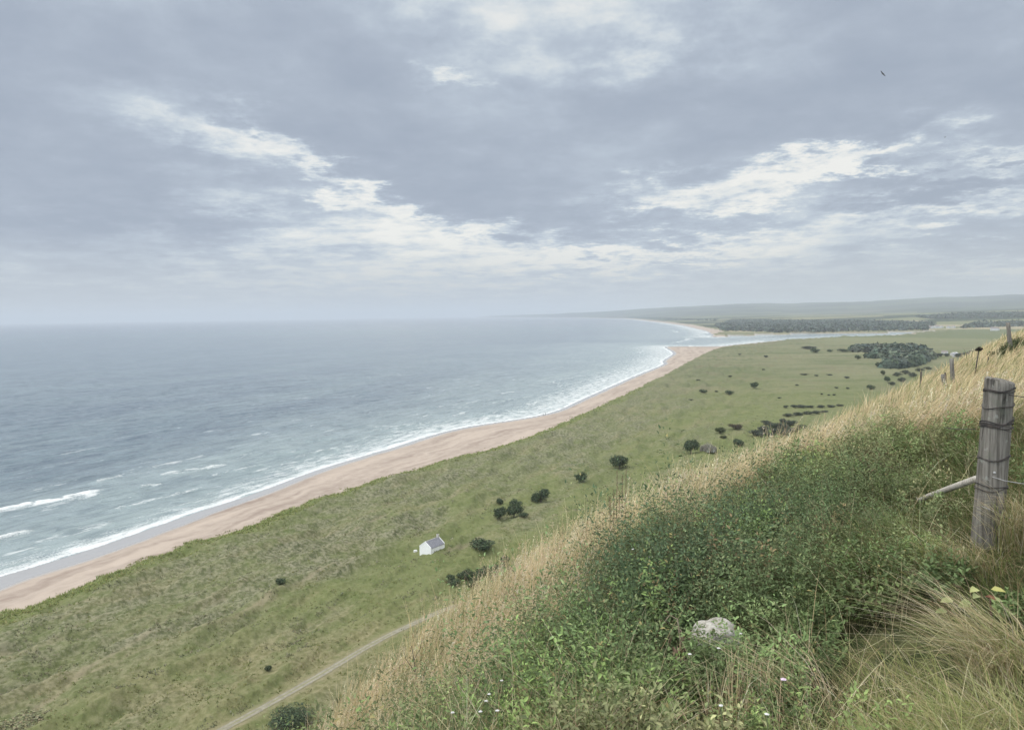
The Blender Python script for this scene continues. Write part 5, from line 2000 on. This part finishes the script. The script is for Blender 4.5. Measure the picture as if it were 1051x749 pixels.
def walker(px, py, shirt, legs, label, h=1.75, stride=.3, rz=0.0):
    x, y, z = on_plain(px, py)
    z = max(z, .1)
    k = h / 1.75
    J = {'hip': (0, 0, .95), 'waist': (0, 0, 1.12), 'chest': (0, .01, 1.36), 'neck': (0, .015, 1.50), 'head': (0, .03, 1.60), 'crown': (0, .03, 1.70),
         'lhip': (-.09, 0, .92), 'lknee': (-.10, stride * .45, .50), 'lank': (-.10, stride * .35, .09), 'ltoe': (-.11, stride * .35 + .17, .03),
         'rhip': (.09, 0, .92), 'rknee': (.10, -stride * .05, .48), 'rank': (.10, -stride * .75, .11), 'rtoe': (.11, -stride * .75 + .15, .03),
         'lsh': (-.19, 0, 1.42), 'lel': (-.24, -.10, 1.14), 'lha': (-.23, .02, .90), 'rsh': (.19, 0, 1.42), 'rel': (.24, .06, 1.14), 'rha': (.22, .20, .93)}
    Rr = {'hip': .13, 'waist': .125, 'chest': .145, 'neck': .055, 'head': .095, 'crown': .075, 'lhip': .085, 'lknee': .058, 'lank': .040, 'ltoe': .034, 'rhip': .085, 'rknee': .058, 'rank': .040, 'rtoe': .034,
          'lsh': .065, 'lel': .043, 'lha': .034, 'rsh': .065, 'rel': .043, 'rha': .034}
    E = [('hip', 'waist'), ('waist', 'chest'), ('chest', 'neck'), ('neck', 'head'), ('head', 'crown'), ('hip', 'lhip'), ('lhip', 'lknee'), ('lknee', 'lank'), ('lank', 'ltoe'),
         ('hip', 'rhip'), ('rhip', 'rknee'), ('rknee', 'rank'), ('rank', 'rtoe'), ('chest', 'lsh'), ('lsh', 'lel'), ('lel', 'lha'), ('chest', 'rsh'), ('rsh', 'rel'), ('rel', 'rha')]
    names = list(J)
    me = bpy.data.meshes.new('person')
    me.from_pydata([tuple(c * k for c in J[n]) for n in names], [(names.index(a), names.index(b)) for a, b in E], [])
    o = bpy.data.objects.new('person', me)
    COL.objects.link(o)
    sm = o.modifiers.new('skin', 'SKIN')
    for i, n in enumerate(names):
        me.skin_vertices[0].data[i].radius = (Rr[n] * k, Rr[n] * k)
    me.skin_vertices[0].data[0].use_root = True
    sb = o.modifiers.new('sub', 'SUBSURF')
    sb.levels = sb.render_levels = 1
    m, kk = new_mat('walker_clothes')
    z_ = kk.xyz(kk.node('ShaderNodeTexCoord').outputs['Object'])[2]
    c = kk.mix(kk.ss(z_, .93 * k, .95 * k), legs, shirt)
    c = kk.mix(kk.ss(z_, 1.52 * k, 1.53 * k), c, (.42, .28, .21))
    c = kk.mix(kk.ss(z_, 1.655 * k, 1.66 * k), c, (.05, .04, .03))
    bsdf(kk, c, .85)
    me.materials.append(m)
    o.location = (x, y, z - .01)
    o.rotation_euler = (0, 0, rz)
    tag(o, label, 'person')


walker(557.6, 427.2, (.03, .035, .05), (.03, .03, .035), 'nearer of two walkers in dark clothes at the water line of the beach', rz=-.5)
walker(559.7, 426.1, (.05, .045, .045), (.025, .025, .03), 'farther of two walkers in dark clothes at the water line of the beach', 1.68, rz=-.5)

# ------------------------------------------------------------------ birds


def bird(px, py, r, span, bank, label, rz):
    d = ray(px, py)
    p = Vector((0, 0, EYE)) + Vector(d) * r
    t = empty('seagull', p, rz)
    t.rotation_euler = (0, bank, rz)
    tag(t, label, 'bird')
    s = span / 1.2
    m = simple_mat('gull_grey', (.10, .10, .11), (.16, .16, .17), 20)
    bm = bmesh.new()
    tube(bm, [(0, -.30 * s, .0), (0, -.16 * s, .005), (0, .0, .01), (0, .12 * s, .015), (0, .20 * s, .02), (0, .255 * s, .012)], [.012 * s, .05 * s, .068 * s, .055 * s, .036 * s, .006 * s], 10)
    obj_bm('body', bm, m, t, True)
    for q in (-1, 1):
        bm = bmesh.new()
        rows = [(0.03, .10, -.10, 0.02), (.25, .14, -.06, .09), (.45, .08, -.07, .07), (.60, -.03, -.09, .03)]
        up, lo = [], []
        for (ux, f, b, zz) in rows:
            up.append([bm.verts.new((q * ux * s, f * s, zz * s + .012 * s)), bm.verts.new((q * ux * s, b * s, zz * s + .004))])
            lo.append([bm.verts.new((q * ux * s, f * s, zz * s - .004)), bm.verts.new((q * ux * s, b * s, zz * s - .002))])
        for i in range(3):
            bm.faces.new((up[i][0], up[i + 1][0], up[i + 1][1], up[i][1]))
            bm.faces.new((lo[i][1], lo[i + 1][1], lo[i + 1][0], lo[i][0]))
            bm.faces.new((up[i][0], lo[i][0], lo[i + 1][0], up[i + 1][0]))
            bm.faces.new((up[i][1], up[i + 1][1], lo[i + 1][1], lo[i][1]))
        bm.faces.new((up[3][0], lo[3][0], lo[3][1], up[3][1]))
        bmesh.ops.recalc_face_normals(bm, faces=bm.faces)
        obj_bm('wing', bm, m, t)


bird(906, 76, 120, 1.05, R_(38), 'dark gull gliding tilted in the upper right sky', R_(20))
bird(970, 141, 260, 1.0, R_(10), 'tiny far gull below the larger one at the right of the sky', R_(70))
